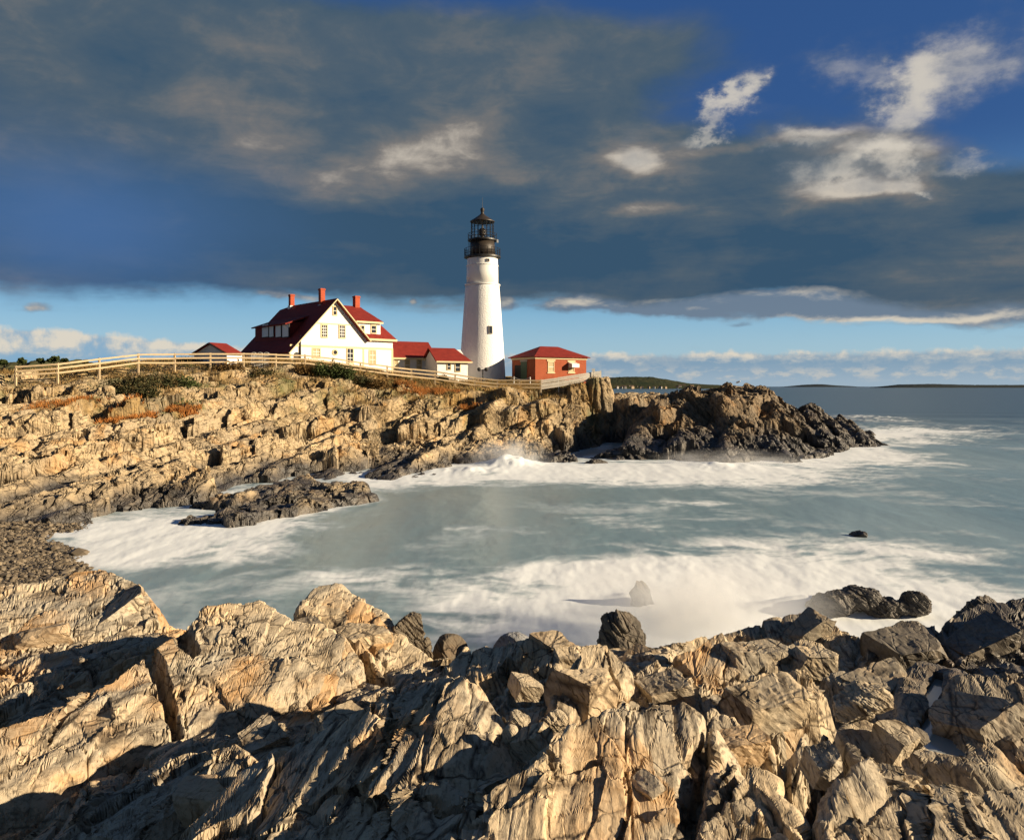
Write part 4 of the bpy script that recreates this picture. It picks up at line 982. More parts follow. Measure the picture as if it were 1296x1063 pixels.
# dormer on the left slope (faces left, in shade)
us = uL + (uA - uL) * .40; zs = zL + slope * (us - uL)
va, ztop = hf.side(372, 409, us); vb, zbot = hf.side(331, 428, us)
uk = uL + (ztop + .25 - zL) / slope
dl = MB().prism([(us - .9, va, zs - .9 * slope), (us - .9, va, ztop - .1), (uk + .4, va, ztop + .35), (uk + .4, va, zs)], (0, vb - va, 0)).build('dormer', M_shingle, house)
dl2 = MB(); slabroof(dl2, [(us - 1.35, va - .3, ztop - .12), (us - 1.35, vb + .3, ztop - .12), (uk + 2.2, vb + .3, ztop + 1.6), (uk + 2.2, va - .3, ztop + 1.6)], .16); dl2.build('dormer_roof', M_shingle, dl)
for pa, pb in ((333, 340.5), (342, 347), (350, 356.5), (358.5, 366)):
    y0, zt = hf.side(pa, 411.5, us - .9); y1, zb = hf.side(pb, 426, us - .9)
    f = MB(); f.box(us - 1.0, us - .88, min(y0, y1) - .1, max(y0, y1) + .1, zb - .1, zt + .1); w = f.build('window', M_dark, dl)
    MB().box(us - 1.04, us - 1.0, min(y0, y1), max(y0, y1), zb, zt).build('pane', M_white, w)
# trim
tr = MB(); n_ = 0.11
tr.bar((uL, ov - .06, zL - .12), (uA, ov - .06, zA - .12), .12, .34, up=(0, 1, 0)); tr.build('bargeboard', M_cream, house)
tr = MB(); tr.bar((uA, ov - .063, zA - .12), (uR + .3, ov - .063, zE - .3 * sR - .12), .12, .30, up=(0, 1, 0)); tr.build('bargeboard', M_cream, house)
MB().box(uR + .2, uE + .4, -.5, -.38, zE - .32, zE - .04).build('gutter_board', M_cream, house)
_, zb1 = hf.at(430, 439.5); MB().box(-.02, uE + .02, -.06, -.003, zb1 - .1, zb1 + .13).build('belt_board', M_cream, house)
ua_, zb2 = hf.at(401, 409); ub_, _ = hf.at(447, 409); MB().box(ua_, ub_, -.05, -.003, zb2 - .06, zb2 + .08).build('belt_board', M_cream, house)
for pxx in (460, 496.6):
    uu, _ = hf.at(pxx, 450); MB().box(uu - .1, uu + .1, -.05, -.004, B0, zb1 - .1).build('corner_board', M_cream, house)
MB().box(-.06, .14, -.05, -.004, B0, zL - .1).build('corner_board', M_cream, house)
for x0, y0, x1, y1, br in ((421.8, 388.5, 425.6, 398.5, (0, 1)), (407.2, 411.5, 413.4, 426.5, (2, 3)), (429.6, 412, 436, 427.5, (2, 3))):
    a, zt = hf.at(x0, y0); b_, zb = hf.at(x1, y1); window(house, a, b_, zb, zt, 0, bars=br)
for x0, y0, x1, y1 in ((396, 441.5, 404.5, 452.5), (439.5, 441.5, 446.5, 459), (467.8, 444, 474.8, 461)):
    a, zt = hf.at(x0, y0); b_, zb = hf.at(x1, y1); window(house, a, b_, zb, zt, 0, pane=M_shut if x0 < 400 or x0 > 460 else M_glass, bars=(1, 2))
uo, zo = hf.at(424, 446)
rw = MB(); rw.lathe([(.42, 0), (.42, .07), (.26, .09), (.26, 0)], 24); o = rw.build('round_window', M_cream, house); o.location = (uo, 0.0, zo); o.rotation_euler = (R(90), 0, 0)
g = MB().lathe([(.25, 0), (.25, .03)], 24).build('pane', M_glass, o)
# porch arch, downpipe
ua_, zc = hf.at(371.5, 450); ub_, _ = hf.at(379.5, 450); rr = (ub_ - ua_) / 2; um = (ua_ + ub_) / 2
MB().prism([(ua_, -.02, B0), (ub_, -.02, B0)] + [(um + rr * math.cos(t * math.pi / 10), -.02, zc + rr * math.sin(t * math.pi / 10)) for t in range(11)], (0, .05, 0)).build('porch_arch', M_dark, house)
up_, zp1 = hf.at(379.6, 425); MB().tube([(up_, -.12, zp1), (up_, -.12, B0)], .09, 8).build('downpipe', M_black, house)
vp = [hf.side(x_, 458, 0.0)[0] for x_ in (360, 304)]
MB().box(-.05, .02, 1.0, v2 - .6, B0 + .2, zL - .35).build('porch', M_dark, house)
for px0, px1, py1, py0, v in ((365.5, 372.5, 372.5, 386, v1 + .1), (403.5, 411, 365, 385, 3.0), (447, 455, 374.5, 391, vr)):
    a, zt = hf.at(px0, py1, v); b_, zb = hf.at(px1, py0, v); w = (b_ - a) * .72; um = (a + b_) / 2
    ch = MB().box(um - w / 2, um + w / 2, v - w / 2, v + w / 2, zb - .8, zt).build('chimney', M_chim, house)
    MB().box(um - w / 2 - .06, um + w / 2 + .06, v - w / 2 - .06, v + w / 2 + .06, zt - .22, zt - .06).build('cap', M_chim, ch)
    MB().box(um - w / 2 - .08, um + w / 2 + .08, v - w / 2 - .08, v + w / 2 + .08, zb - .6, zb - .15).build('flashing', M_white, ch)

# ------------------------------------------------------------------ low red-roofed link and the small cottage beside the tower
lf = Frame(499, 472, 107.6, 30)
link = tag(empty('link_building', lf.o, lf.a), 'low white building with long red roof between big house and small cottage', 'building')
u1, ze = lf.at(551, 452.5); zt = lf.at(520, 432.5, 3.2)[1]; ur, _ = lf.at(541, 432.5, 3.2)
MB().prism([(-.3, .0, -1.4), (-.3, 0, ze - .1), (-.3, 3.2, zt - .2), (-.3, 6.4, ze - .1), (-.3, 6.4, -1.4)], (u1 - .1, 0, 0)).build('wall', M_clap, link)
r = MB(); slabroof(r, [(-.35, -.35, ze - .1), (u1, -.35, ze - .1), (ur, 3.2, zt), (-.35, 3.2, zt)], .16); slabroof(r, [(-.35, 3.21, zt), (ur, 3.21, zt), (u1, 6.75, ze - .1), (-.35, 6.75, ze - .1)], .16)
slabroof(r, [(u1 + .01, -.35, ze - .1), (ur + .01, 3.2, zt), (u1 + .01, 6.75, ze - .1)], .14); r.build('roof', M_shingle, link)
MB().box(-.3, u1 - .05, -.42, -.34, ze - .36, ze - .12).build('gutter_board', M_cream, link)
for x0, x1 in ((499.5, 503), (513, 518), (528, 533)):
    a, z1 = lf.at(x0, 456); b_, z0 = lf.at(x1, 468.5); window(link, a, b_, z0, z1, 0, pane=M_shut, bars=(0, 1), fw=.1)
a, z1 = lf.at(536, 455); b_, z0 = lf.at(547, 470); MB().box(a, b_, -.03, .02, -1.2, z1).build('door', M_white, link)
cf = Frame(553.5, 478, 106, 28)
cot = tag(empty('small_cottage', cf.o, cf.a), 'small white red-roofed cottage with two windows against the tower foot', 'cottage')
u1, ze = cf.at(592, 456.5); zt = cf.at(560, 440.5, 2.4)[1]; ua_, _ = cf.at(548.5, 440.5, 2.4); ub_, _ = cf.at(584, 441, 2.4)
MB().prism([(0, 0, -1.2), (0, 0, ze - .08), (0, 2.4, zt - .2), (0, 4.8, ze - .08), (0, 4.8, -1.2)], (u1, 0, 0)).build('wall', M_clap, cot)
r = MB(); slabroof(r, [(-.35, -.4, ze - .1), (u1 + .5, -.4, ze - .1), (u1 - .9, 2.4, zt), (-.35, 2.4, zt)], .15); slabroof(r, [(-.35, 2.41, zt), (u1 - .9, 2.41, zt), (u1 + .5, 5.2, ze - .1), (-.35, 5.2, ze - .1)], .15)
slabroof(r, [(u1 + .51, -.4, ze - .1), (u1 - .89, 2.4, zt), (u1 + .51, 5.2, ze - .1)], .13); r.build('roof', M_shingle, cot)
MB().box(-.3, u1 + .5, -.48, -.39, ze - .34, ze - .12).build('gutter_board', M_cream, cot)
for x0, y0, x1, y1 in ((566, 460.5, 570, 467.5), (576.3, 460, 582, 470)):
    a, z1 = cf.at(x0, y0); b_, z0 = cf.at(x1, y1); window(cot, a, b_, z0, z1, 0, bars=(0, 1), fw=.1)

# ------------------------------------------------------------------ shed at the left
sf = Frame(246, 462, 91, -28)
shed = tag(empty('garden_shed', sf.o, sf.a), 'small shed left of the big house showing only its shaded gable and red roof', 'shed')
uA2, zA2 = sf.at(267, 433.5); u0_, z0_ = sf.at(243, 448.5); u1_, _ = sf.at(290, 448.5); L = 2.2
MB().prism([(u0_ + .35, 0, -1.2), (u1_ - .35, 0, -1.2), (u1_ - .35, 0, z0_ + .1), (uA2, 0, zA2 - .2), (u0_ + .35, 0, z0_ + .1)], (0, L, 0)).build('wall', M_white, shed)
r = MB(); slabroof(r, [(uA2, -.3, zA2), (u0_, -.3, z0_), (u0_, L, z0_), (uA2, L, zA2)], .15); slabroof(r, [(uA2 + .01, -.3, zA2), (u1_, -.3, z0_), (u1_, L, z0_), (uA2 + .01, L, zA2)], .15); r.build('roof', M_shingle, shed)
t = MB(); t.bar((u0_, -.34, z0_ - .1), (uA2, -.34, zA2 - .1), .08, .2, up=(0, 1, 0)); t.bar((uA2, -.345, zA2 - .1), (u1_, -.345, z0_ - .1), .08, .2, up=(0, 1, 0)); t.build('bargeboard', M_dark, shed)

# ------------------------------------------------------------------ brick oil house
bf = Frame(677.5, 481, 111, 32)
brk = tag(empty('brick_house', bf.o, bf.a), 'red brick hip-roofed house to the right of the lighthouse, by the cliff edge', 'brick house')
u1, ze = bf.at(742, 453.5); v1b, _ = bf.side(648, 455, 0.0)
MB().box(0, u1, 0, v1b, -1.5, ze).build('wall', M_brick, brk)
ra = v1b / 2; zt = bf.at(690, 438.5, ra)[1]; ua_, _ = bf.at(684, 438.5, ra); ub_, _ = bf.at(706, 438.5, ra); e = .45
r = MB(); slabroof(r, [(-e, -e, ze + .1), (u1 + e, -e, ze + .1), (ub_, ra, zt), (ua_, ra, zt)], .1); slabroof(r, [(-e, v1b + e, ze + .1), (-e - .001, -e, ze + .1), (ua_, ra, zt + .003)], .1)
slabroof(r, [(u1 + e, -e, ze + .1), (u1 + e, v1b + e, ze + .1), (ub_, ra, zt + .003)], .1); slabroof(r, [(u1 + e, v1b + e, ze + .1), (-e, v1b + e, ze + .1), (ua_, ra, zt), (ub_, ra, zt)], .1); r.build('roof', M_shingle, brk)
MB().box(-.12, u1 + .12, -.12, v1b + .12, ze - .24, ze + .02).build('eaves_board', M_cream, brk)
a, z1 = bf.at(694, 458.5); b_, z0 = bf.at(700.5, 470); w = window(brk, a, b_, z0, z1, 0, pane=M_shut, bars=(0, 1), frame=M_cream, fw=.1)
MB().box(a - .28, b_ + .28, -.09, -.002, z1 + .16, z1 + .36).build('lintel', M_cream, brk); MB().box(a - .22, b_ + .22, -.11, -.002, z0 - .3, z0 - .13).build('sill', M_cream, brk)
a, z1 = bf.at(720, 459.5); b_, z0 = bf.at(726, 470); window(brk, a, b_, z0, z1, 0, pane=M_shut, bars=(0, 1), frame=M_cream, fw=.1)
MB().box(a - .28, b_ + .28, -.09, -.002, z1 + .16, z1 + .36).build('lintel', M_cream, brk); MB().box(a - .22, b_ + .22, -.11, -.002, z0 - .3, z0 - .13).build('sill', M_cream, brk)
MB().prism([(a - .15, -.08, z1 + .1), (a - .15, -1.0, z1 - .15), (a - .15, -1.0, z1 - .65), (a - .15, -.08, z1 - .65)], (b_ - a + .45, 0, 0)).build('ventilator', M_white, brk)
y0, zt_ = bf.side(659.5, 462, 0); y1, zb_ = bf.side(651.5, 480, 0); ym, _ = bf.side(667, 470, 0)
MB().box(-.02, .05, y0, y1, -1.0, zt_).build('doorway', M_dark, brk)
MB().box(-.06, .02, ym, y0, -1.0, zt_ + .45).build('door', M_green, brk)
MB().box(-.1, .03, ym - .1, y0 + .15, zt_ + .47, zt_ + .72).build('lintel', M_stone, brk)

# ------------------------------------------------------------------ lighthouse
LX = P(610.5, 481, 117); S = 117 / F
def lz(py): return (481 - py) * S
def lr(px): return px * S
lh = tag(empty('lighthouse', LX), 'tall tapering white lighthouse with black lantern room on top', 'lighthouse')
prof = [(lr(29.6), -1.5), (lr(29.0), lz(472)), (lr(26.2), lz(430)), (lr(23.6), lz(392)), (lr(21.4), lz(362))]
m_ = MB(); fine = []
for (r0, z0), (r1, z1) in zip(prof, prof[1:]):
    for k in range(12): fine.append((r0 + (r1 - r0) * k / 12, z0 + (z1 - z0) * k / 12))
fine.append(prof[-1]); m_.lathe(fine, 96); m_.build('tower', M_rubble, lh, smooth=True)
MB().lathe([(lr(20.2), lz(362)), (lr(20.0), lz(345)), (lr(19.4), lz(328)), (lr(19.2), lz(326))], 96).build('upper_tower', M_white, lh, smooth=True)
MB().lathe([(lr(21.2), lz(362.5)), (lr(22.6), lz(362)), (lr(22.6), lz(360.5)), (lr(20), lz(360))], 96).build('belt_course', M_white, lh)
MB().lathe([(lr(20.25), lz(337.3)), (lr(20.45), lz(337)), (lr(20.45), lz(336.4)), (lr(20), lz(336.2))], 96).build('belt_course', M_white, lh)
MB().lathe([(lr(19.2), lz(328.5)), (lr(21), lz(327.5)), (lr(23.2), lz(326.8)), (lr(23.2), lz(325)), (lr(15), lz(324.8))], 64).build('gallery', M_black, lh)
M_dome = plain('dark_bronze_iron', (0.035, 0.026, 0.02), .5, .3, spec=.4)
MB().lathe([(lr(15.8), lz(325.2)), (lr(15.4), lz(305))], 48).build('watch_room', M_dome, lh, smooth=True)
MB().lathe([(lr(15), lz(306.5)), (lr(18.6), lz(305.4)), (lr(18.6), lz(303.8)), (lr(14), lz(303.6))], 48).build('gallery', M_black, lh)
def railing(r, z0, z1, n, rails):
    g = MB()
    for k in range(n):
        a = 2 * math.pi * (k + .5) / n; g.tube([(r * math.cos(a), r * math.sin(a), z0), (r * math.cos(a), r * math.sin(a), z1)], .035, 5)
    for zz in rails:
        g.tube([(r * math.cos(2 * math.pi * k / 48), r * math.sin(2 * math.pi * k / 48), zz) for k in range(49)], .03, 5)
    return g
railing(lr(22.6), lz(325), lz(315.5), 28, [lz(315.5), lz(318.6), lz(321.8)]).build('railing', M_black, lh)
railing(lr(18.2), lz(304), lz(296.5), 16, [lz(296.5), lz(300.5)]).build('railing', M_black, lh)
MB().lathe([(lr(14.2), lz(304.2)), (lr(14.2), lz(302.6))], 32).build('lantern_base', M_black, lh)
mg, bg_ = new_mat('lantern_glass'); put(bg_, color=(0.9, 0.95, 1.0), rough=0.02, trans=1.0, spec=.5); bg_.inputs['IOR'].default_value = 1.02; bg_.inputs['Alpha'].default_value = .30
MB().lathe([(lr(14.0), lz(302.6)), (lr(14.0), lz(281.6))], 16, cap=False).build('lantern_glass', mg, lh)
ml = MB()
for k in range(16):
    a = 2 * math.pi * k / 16; ml.tube([(lr(14.1) * math.cos(a), lr(14.1) * math.sin(a), lz(303)), (lr(14.1) * math.cos(a), lr(14.1) * math.sin(a), lz(281))], .045, 5)
for py in (295.5, 288.5): ml.tube([(lr(14.1) * math.cos(2 * math.pi * k / 32), lr(14.1) * math.sin(2 * math.pi * k / 32), lz(py)) for k in range(33)], .03, 5)
ml.build('glazing_bar', M_black, lh)
MB().lathe([(.28, lz(303)), (.28, lz(299)), (.5, lz(298)), (.55, lz(292)), (.4, lz(290)), (.15, lz(289)), (.1, lz(282))], 20).build('lens', M_dome, lh)
MB().lathe([(lr(14.6), lz(281.8)), (lr(15.6), lz(281.4)), (lr(15.6), lz(280.6)), (lr(9.5), lz(276.5)), (lr(4.2), lz(272.8)), (lr(2.3), lz(271)), (lr(1.8), lz(268.8)), (lr(2.4), lz(267.4)), (lr(2.7), lz(265.8)), (lr(2.2), lz(264)), (lr(.8), lz(263))], 40).build('lantern_roof', M_dome, lh, smooth=False)
MB().tube([(0, 0, lz(263.2)), (0, 0, lz(250))], .035, 6, .015).build('lightning_rod', M_black, lh)
def tower_window(ang_, z0, z1, w, r0, r1):
    f = MB(); f.box(-w / 2 - .08, w / 2 + .08, -.14, .25, -.08, z1 - z0 + .08); o = f.build('window', M_stone, lh); MB().box(-w / 2, w / 2, -.17, -.13, 0, z1 - z0).build('pane', M_glass, o)
    o.location = (r0 * math.sin(ang_), -r0 * math.cos(ang_), z0); o.rotation_euler = (-math.atan2(r0 - r1, z1 - z0), 0, ang_); return o
tower_window(R(25), lz(423.5), lz(415), .42, lr(25.75), lr(25.2)); tower_window(R(23), lz(333.5), lz(331), .26, lr(19.6), lr(19.5))
MB().box(lr(18.3), lr(20.2), -.5, -.2, lz(308), lz(304)).build('fog_sensor', M_white, lh)
MB().tube([(-lr(16.8), -.3, lz(325)), (-lr(16.8), -.3, lz(303))], .05, 6).build('ladder', M_black, lh)

# ------------------------------------------------------------------ things round the tower
fl = P(611, 483, 104); fs = tag(empty('lamp_stand', fl), 'black post with two lamp heads in front of the tower foot', 'lamp')
MB().tube([(0, 0, -.4), (0, 0, 1.55)], .07, 8).build('post', M_black, fs); MB().bar((-.5, 0, 1.5), (.5, 0, 1.5), .08, .08).build('crossbar', M_black, fs)
for sx_ in (-.5, .45):
    h = MB(); h.lathe([(.1, -.2), (.22, -.15), (.24, .12), (.1, .2)], 12); o = h.build('lamp_head', M_black, fs); o.location = (sx_, -.05, 1.6); o.rotation_euler = (R(65), 0, 0)
rp = [P(639, 482, 109), P(650.5, 482.5, 106), P(671, 483, 104)]
rb = tag(empty('rope_barrier', rp[1]), 'white rope hung on two white posts before the brick doorway', 'rope barrier')
for q in rp[1:]:
    l = q - rp[1]; MB().tube([l + Vector((0, 0, -.3)), l + Vector((0, 0, .62))], .06, 8).build('post', M_white, rb)
for q0, q1, s_ in ((rp[0], rp[1], .0), (rp[1], rp[2], .28)):
    pts = []
    for k in range(13):
        t_ = k / 12; w = q0.lerp(q1, t_) - rp[1]; w.z += .55 * (1 if q0 is not rp[0] else t_) - s_ * 4 * t_ * (1 - t_) - (.12 * 4 * t_ * (1 - t_) if s_ == 0 else 0); pts.append(w)
    MB().tube(pts, .035, 6).build('rope', M_rope, rb)

# ------------------------------------------------------------------ fences
def fence_run(name, label, posts, rails, mat, pw=.17, rail_h=.17, boards=False, lean=0.0):
    """posts: (px, top row, foot row, depth); every post and every rail is a part of the fence"""
    o0 = P(posts[0][0], posts[0][2], posts[0][3]); f = tag(empty(name, o0), label, 'fence')
    tops = []
    for px, pt, pb, d in posts:
        a = P(px, pb, d); b = P(px, pt, d); tops.append((a - o0, b - o0))
        MB().box(a.x - o0.x - pw / 2, a.x - o0.x + pw / 2, a.y - o0.y - pw / 2, a.y - o0.y + pw / 2, a.z - o0.z - .7, b.z - o0.z + .08).build('post', mat, f)
    for (a0, b0), (a1, b1) in zip(tops, tops[1:]):
        for t_ in rails:
            p = a0.lerp(b0, t_); q = a1.lerp(b1, t_); j = Vector((0, -.09, random.uniform(-.03, .03)))
            MB().bar(p + j, q + j, .05 if boards else .09, rail_h, up=(0, 0, 1)).build('rail', mat, f)
    return f
fence_run('rail_fence', 'long three-rail wooden fence running along the cliff top past the houses',
    [(20, 464, 480, 77), (73, 460.5, 477, 78), (125.5, 454, 471, 80.5), (175, 448.5, 463.5, 83), (221, 448, 464, 85), (266, 447.5, 463.5, 86.5), (308, 447.5, 463, 88), (349, 448.5, 463, 89.5), (386, 449.5, 464, 91),
     (421, 453.5, 467.5, 92.5), (456, 459, 472.5, 94), (490, 463.5, 477, 95.5), (520.5, 467, 480.5, 97), (550.5, 470, 483.5, 98), (576, 474, 487, 98.5), (601, 478, 491, 99), (629.5, 481, 494, 99.3), (657.5, 481, 494.5, 99.4), (684, 481, 495, 99.5)],
    (.97, .64, .30), M_rail)
fence_run('board_fence', 'pale close-boarded fence rising to the cliff edge before the brick house',
    [(685, 481, 494, 99.6), (707, 478, 490.5, 100), (733, 474, 485.5, 100.5), (752, 471, 480.5, 101), (760.5, 470, 478.5, 101.2)], (.95, .75, .55, .35, .15), M_board, .11, .19, True)
sg = P(751, 479, 100.7); s_ = tag(empty('sign_post', sg), 'small square notice board on a post at the cliff-top fence end', 'sign')
MB().tube([(0, 0, -.3), (0, 0, 1.0)], .04, 6).build('post', M_stone, s_); MB().box(-.2, .2, -.09, -.045, .85, 1.25).build('board', M_white, s_)
pg = P(318, 462.0, 89.6); g_ = tag(empty('picket_gate', pg), 'white garden gate with three rounded picket panels behind the rail fence', 'gate')
for k in range(3):
    p = MB(); x0 = k * .72
    for j in range(4):
        xx = x0 + j * .17; hh = 1.15 + .14 * math.sin(math.pi * (j + .5) / 4); p.box(xx, xx + .07, -.02, .02, -.5, hh)
    p.box(x0 - .03, x0 + .62, -.045, -.021, .2, .3); p.box(x0 - .03, x0 + .62, -.046, -.022, .85, .95)
    p.tube([(x0 + .29 + .31 * math.cos(t * math.pi / 10), 0, 1.2 + .22 * math.sin(t * math.pi / 10)) for t in range(11)], .035, 6)
    p.build('picket_panel', M_white, g_)
# ------------------------------------------------------------------ loose rocks
def rock(name, label, loc, size, mat, seed, cuts=12, rz=0.0, wet=0.0, rough=.085, group=None, tilt=(0, 0), depth=.62, wetline=None, lumps=None, joints=False):
    """one boulder: a ball cut flat by random joint planes, then split and roughened along the beds"""
    if lumps:
        VV = []; FF = []; kk = 0
        for q, (lx, ly, lz_, ls) in enumerate(lumps):
            v, f = shape(seed + q * 13, cuts, size, rough, tilt, depth); VV.append(v * ls + np.array([lx, ly, lz_])); FF.append(f + kk); kk += len(v)
        v = np.concatenate(VV); f = np.concatenate(FF)
    else: v, f = shape(seed, cuts, size, rough * (.5 if joints else 1), tilt, depth, None, joints)
    c, s = math.cos(rz), math.sin(rz); v = v @ np.array([[c, s, 0], [-s, c, 0], [0, 0, 1]])
    me = np_mesh(name, v, f, False); z = v[:, 2] + loc[2]
    w = np.full(len(v), wet) if wetline is None else np.maximum(wet, sstep(wetline + .3, wetline - .2, z))
    add_attr(me, 'wet', w); add_attr(me, 'weed', np.zeros(len(v))); add_attr(me, 'soil', np.zeros(len(v))); add_attr(me, 'tone', np.full(len(v), .35 + .3 * ((seed * 7) % 10) / 10) + .3 * fbm(v[:, 0] * 2, v[:, 1] * 2 + v[:, 2], 3, seed))
    o = link_mesh(name, me, mat); o.location = loc; tag(o, label, 'rock', group); return o
def near(px, py, d): return P(px, py, d)
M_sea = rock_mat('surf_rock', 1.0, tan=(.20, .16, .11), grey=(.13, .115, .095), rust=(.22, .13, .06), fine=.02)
rock('boulder', 'dark rounded boulder standing in white surf just beyond the near rocks', P(786, 812, 19.0), (.56, .5, .85), M_sea, 3, 8, wet=.35, wetline=.6, rough=.10, depth=.72, lumps=[(0, 0, 0, 1), (.22, .1, -.3, .8), (-.1, -.1, -.45, .9)])
rock('boulder', 'small upright grey stack veiled by surf behind the dark round boulder', P(810, 755, 25.5), (.33, .30, .66), M_sea, 62, 9, wet=.1, wetline=.3, rough=.09, depth=.58, lumps=[(0, 0, 0, 1), (.2, .05, -.3, .9), (-.05, -.15, -.35, .9)])
rock('surf_rock', 'long low dark ledge awash in foam at the right', P(1085, 764, 24.2), (.85, .6, .40), M_sea, 12, 9, wet=.7, rough=.11, depth=.7, lumps=[(-.6, 0, -.02, 1), (.15, .2, .08, 1), (.75, -.1, -.08, .8), (-1.0, .1, -.15, .7)])
rock('surf_rock', 'small dark rock trailing foam beside the long low ledge at right', P(1158, 763, 24.0), (.45, .4, .38), M_sea, 15, 8, wet=.7, rough=.11, depth=.7, lumps=[(0, 0, 0, 1), (-.4, 0, -.1, .7), (.3, .1, -.12, .7)])
rock('surf_rock', 'dark rock at the extreme right edge in front of the foam', P(1262, 802, 18.5), (.95, .85, .95), M_sea, 18, 9, wet=.6, rough=.10, lumps=[(0, 0, 0, 1), (-.5, .1, -.3, .85), (.1, 0, -.55, 1.1)])
rock('surf_rock', 'low weedy rock lying in the surf below the cliff block', P(752, 588, 71.5), (1.3, .9, .5), M_sea, 21, 10, wet=.8)
rock('surf_rock', 'low black rock between the cliff foot and the rocky point', P(792, 575, 79), (2.6, 1.6, 1.0), M_sea, 24, 12, wet=.8)
rock('surf_rock', 'tiny dark rock breaking the water in mid cove on the right', P(1087, 678, 37), (.5, .4, .25), M_sea, 27, 9, wet=.9)
rock('boulder', 'dark brown boulder wedged right of the highest left block', P(519, 808, 11.5), (.36, .40, .40), M_sea, 37, 15, wet=.1, rz=.4, rough=.12, depth=.56, lumps=[(0, 0, 0, 1), (-.2, .05, -.15, .85), (.15, -.1, -.2, .7)])
rock('boulder', 'small smooth grey boulder at the water edge right of the brown boulder', P(569, 828, 11.8), (.30, .30, .30), M_sea, 33, 7, rough=.03, depth=.75, wet=.1)
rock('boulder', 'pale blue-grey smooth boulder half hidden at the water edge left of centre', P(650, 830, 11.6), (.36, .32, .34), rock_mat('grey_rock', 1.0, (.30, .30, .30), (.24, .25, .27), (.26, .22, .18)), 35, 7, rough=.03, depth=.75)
rock('stone_block', 'small square tan block perched on the near slabs left of centre boulders', P(664, 870, 6.25), (.155, .17, .155), M_near, 41, 4, rz=.5, depth=.55, tilt=(.3, .2), joints=True)
rock('boulder', 'rounded overhanging boulder with deep shadow on its left at right of centre', P(1088, 892, 5.75), (.25, .20, .15), M_near, 45, 10, rz=.3, depth=.6, rough=.08, tilt=(.2, -.25))
rock('stone_block', 'pale smooth wedge of rock lying between the big central slabs', P(672, 938, 5.0), (.17, .14, .11), M_near, 48, 4, rz=-.5, depth=.55, tilt=(.35, -.3), joints=True)
rock('stone', 'small round stone left of the pale wedge between the central slabs', P(647, 930, 5.05), (.06, .06, .065), M_near, 51, 7, depth=.7, rough=.04)
rock('stone', 'small stone directly above the pale wedge, below the square tan block', P(655, 912, 5.35), (.09, .07, .07), M_near, 52, 8, depth=.65)
rock('stone', 'flat stone just right of the pale wedge, at its upper end', P(702, 912, 5.6), (.11, .09, .07), M_near, 53, 8, depth=.6)
rock('stone', 'small dark stone beside the tide pool', P(1158, 935, 6.3), (.12, .1, .1), M_sea, 54, 8, depth=.6, wet=.3)
rock('stone_block', 'grey block with a lit corner left of the tide pool', P(1130, 940, 5.6), (.2, .2, .17), M_near, 57, 4, depth=.58, rz=.6, tilt=(.2, .1), joints=True)
rock('stone_block', 'bright leaning block on the lower right slabs', P(1040, 968, 4.75), (.16, .2, .13), M_near, 59, 4, depth=.56, rz=.2, tilt=(.35, -.2), joints=True)

# ------------------------------------------------------------------ pebble beach at the left of the cove
bx = [on_z(a, b, .25) for a, b in ((-150, 640), (75, 650), (112, 657), (95, 667), (55, 670), (92, 695), (112, 735), (30, 790), (-250, 830))]
GX, GY = np.meshgrid(np.arange(-30, -8, .12), np.arange(20, 46, .12)); sdb = poly_sd(GX + .8 * fbm(GX * .4, GY * .4, 3, 300), GY + .8 * fbm(GX * .4, GY * .4, 3, 301), [(v.x, v.y) for v in bx])
GZ = np.clip(-sdb * .10, -1, .55) + .05 * fbm(GX, GY, 4, 302)
def pebble_mat(name, c1, c2):
    m, b = new_mat(name); n = X.T.nodes.new('ShaderNodeObjectInfo'); p = geom('Position')
    isl = X(X.T.nodes.new('ShaderNodeNewGeometry').outputs['Random Per Island']); g = noise(p, 9, 4, .6)
    put(b, color=mixc((isl * .8 + g * .3).cl(), c1, c2), rough=.55, spec=.3); return m
terrain('beach', GX, GY, GZ, pebble_mat('wet_shingle', (.03, .027, .024), (.07, .06, .05)), -.25, dict(wet=np.zeros_like(GZ)))
pv, pf = ico(1); PV = []; PF = []; k = 0
ok = np.argwhere(sdb < .25)
for i, j in ok[RNG.permutation(len(ok))[:14000]]:
    r_ = float(RNG.gamma(1.2, .024)) + .02; x_ = GX[i, j] + RNG.uniform(-.06, .06); y_ = GY[i, j] + RNG.uniform(-.06, .06)
    s_ = np.array([r_ * RNG.uniform(.8, 1.5), r_ * RNG.uniform(.8, 1.3), r_ * RNG.uniform(.5, .9)]); a_ = RNG.uniform(0, 6.3); c, s = math.cos(a_), math.sin(a_)
    q = (pv + RNG.normal(0, .09, pv.shape)) * s_; q = q @ np.array([[c, s, 0], [-s, c, 0], [0, 0, 1]]) + np.array([x_, y_, GZ[i, j] + r_ * .25]); PV.append(q); PF.append(pf + k); k += len(pv)
o = link_mesh('pebbles', np_mesh('pebbles', np.concatenate(PV), np.concatenate(PF)), pebble_mat('beach_pebbles', (.022, .020, .019), (.24, .19, .13)))
tag(o, 'dark wet pebbles strewn over the little beach at left', 'pebbles', kind='stuff')

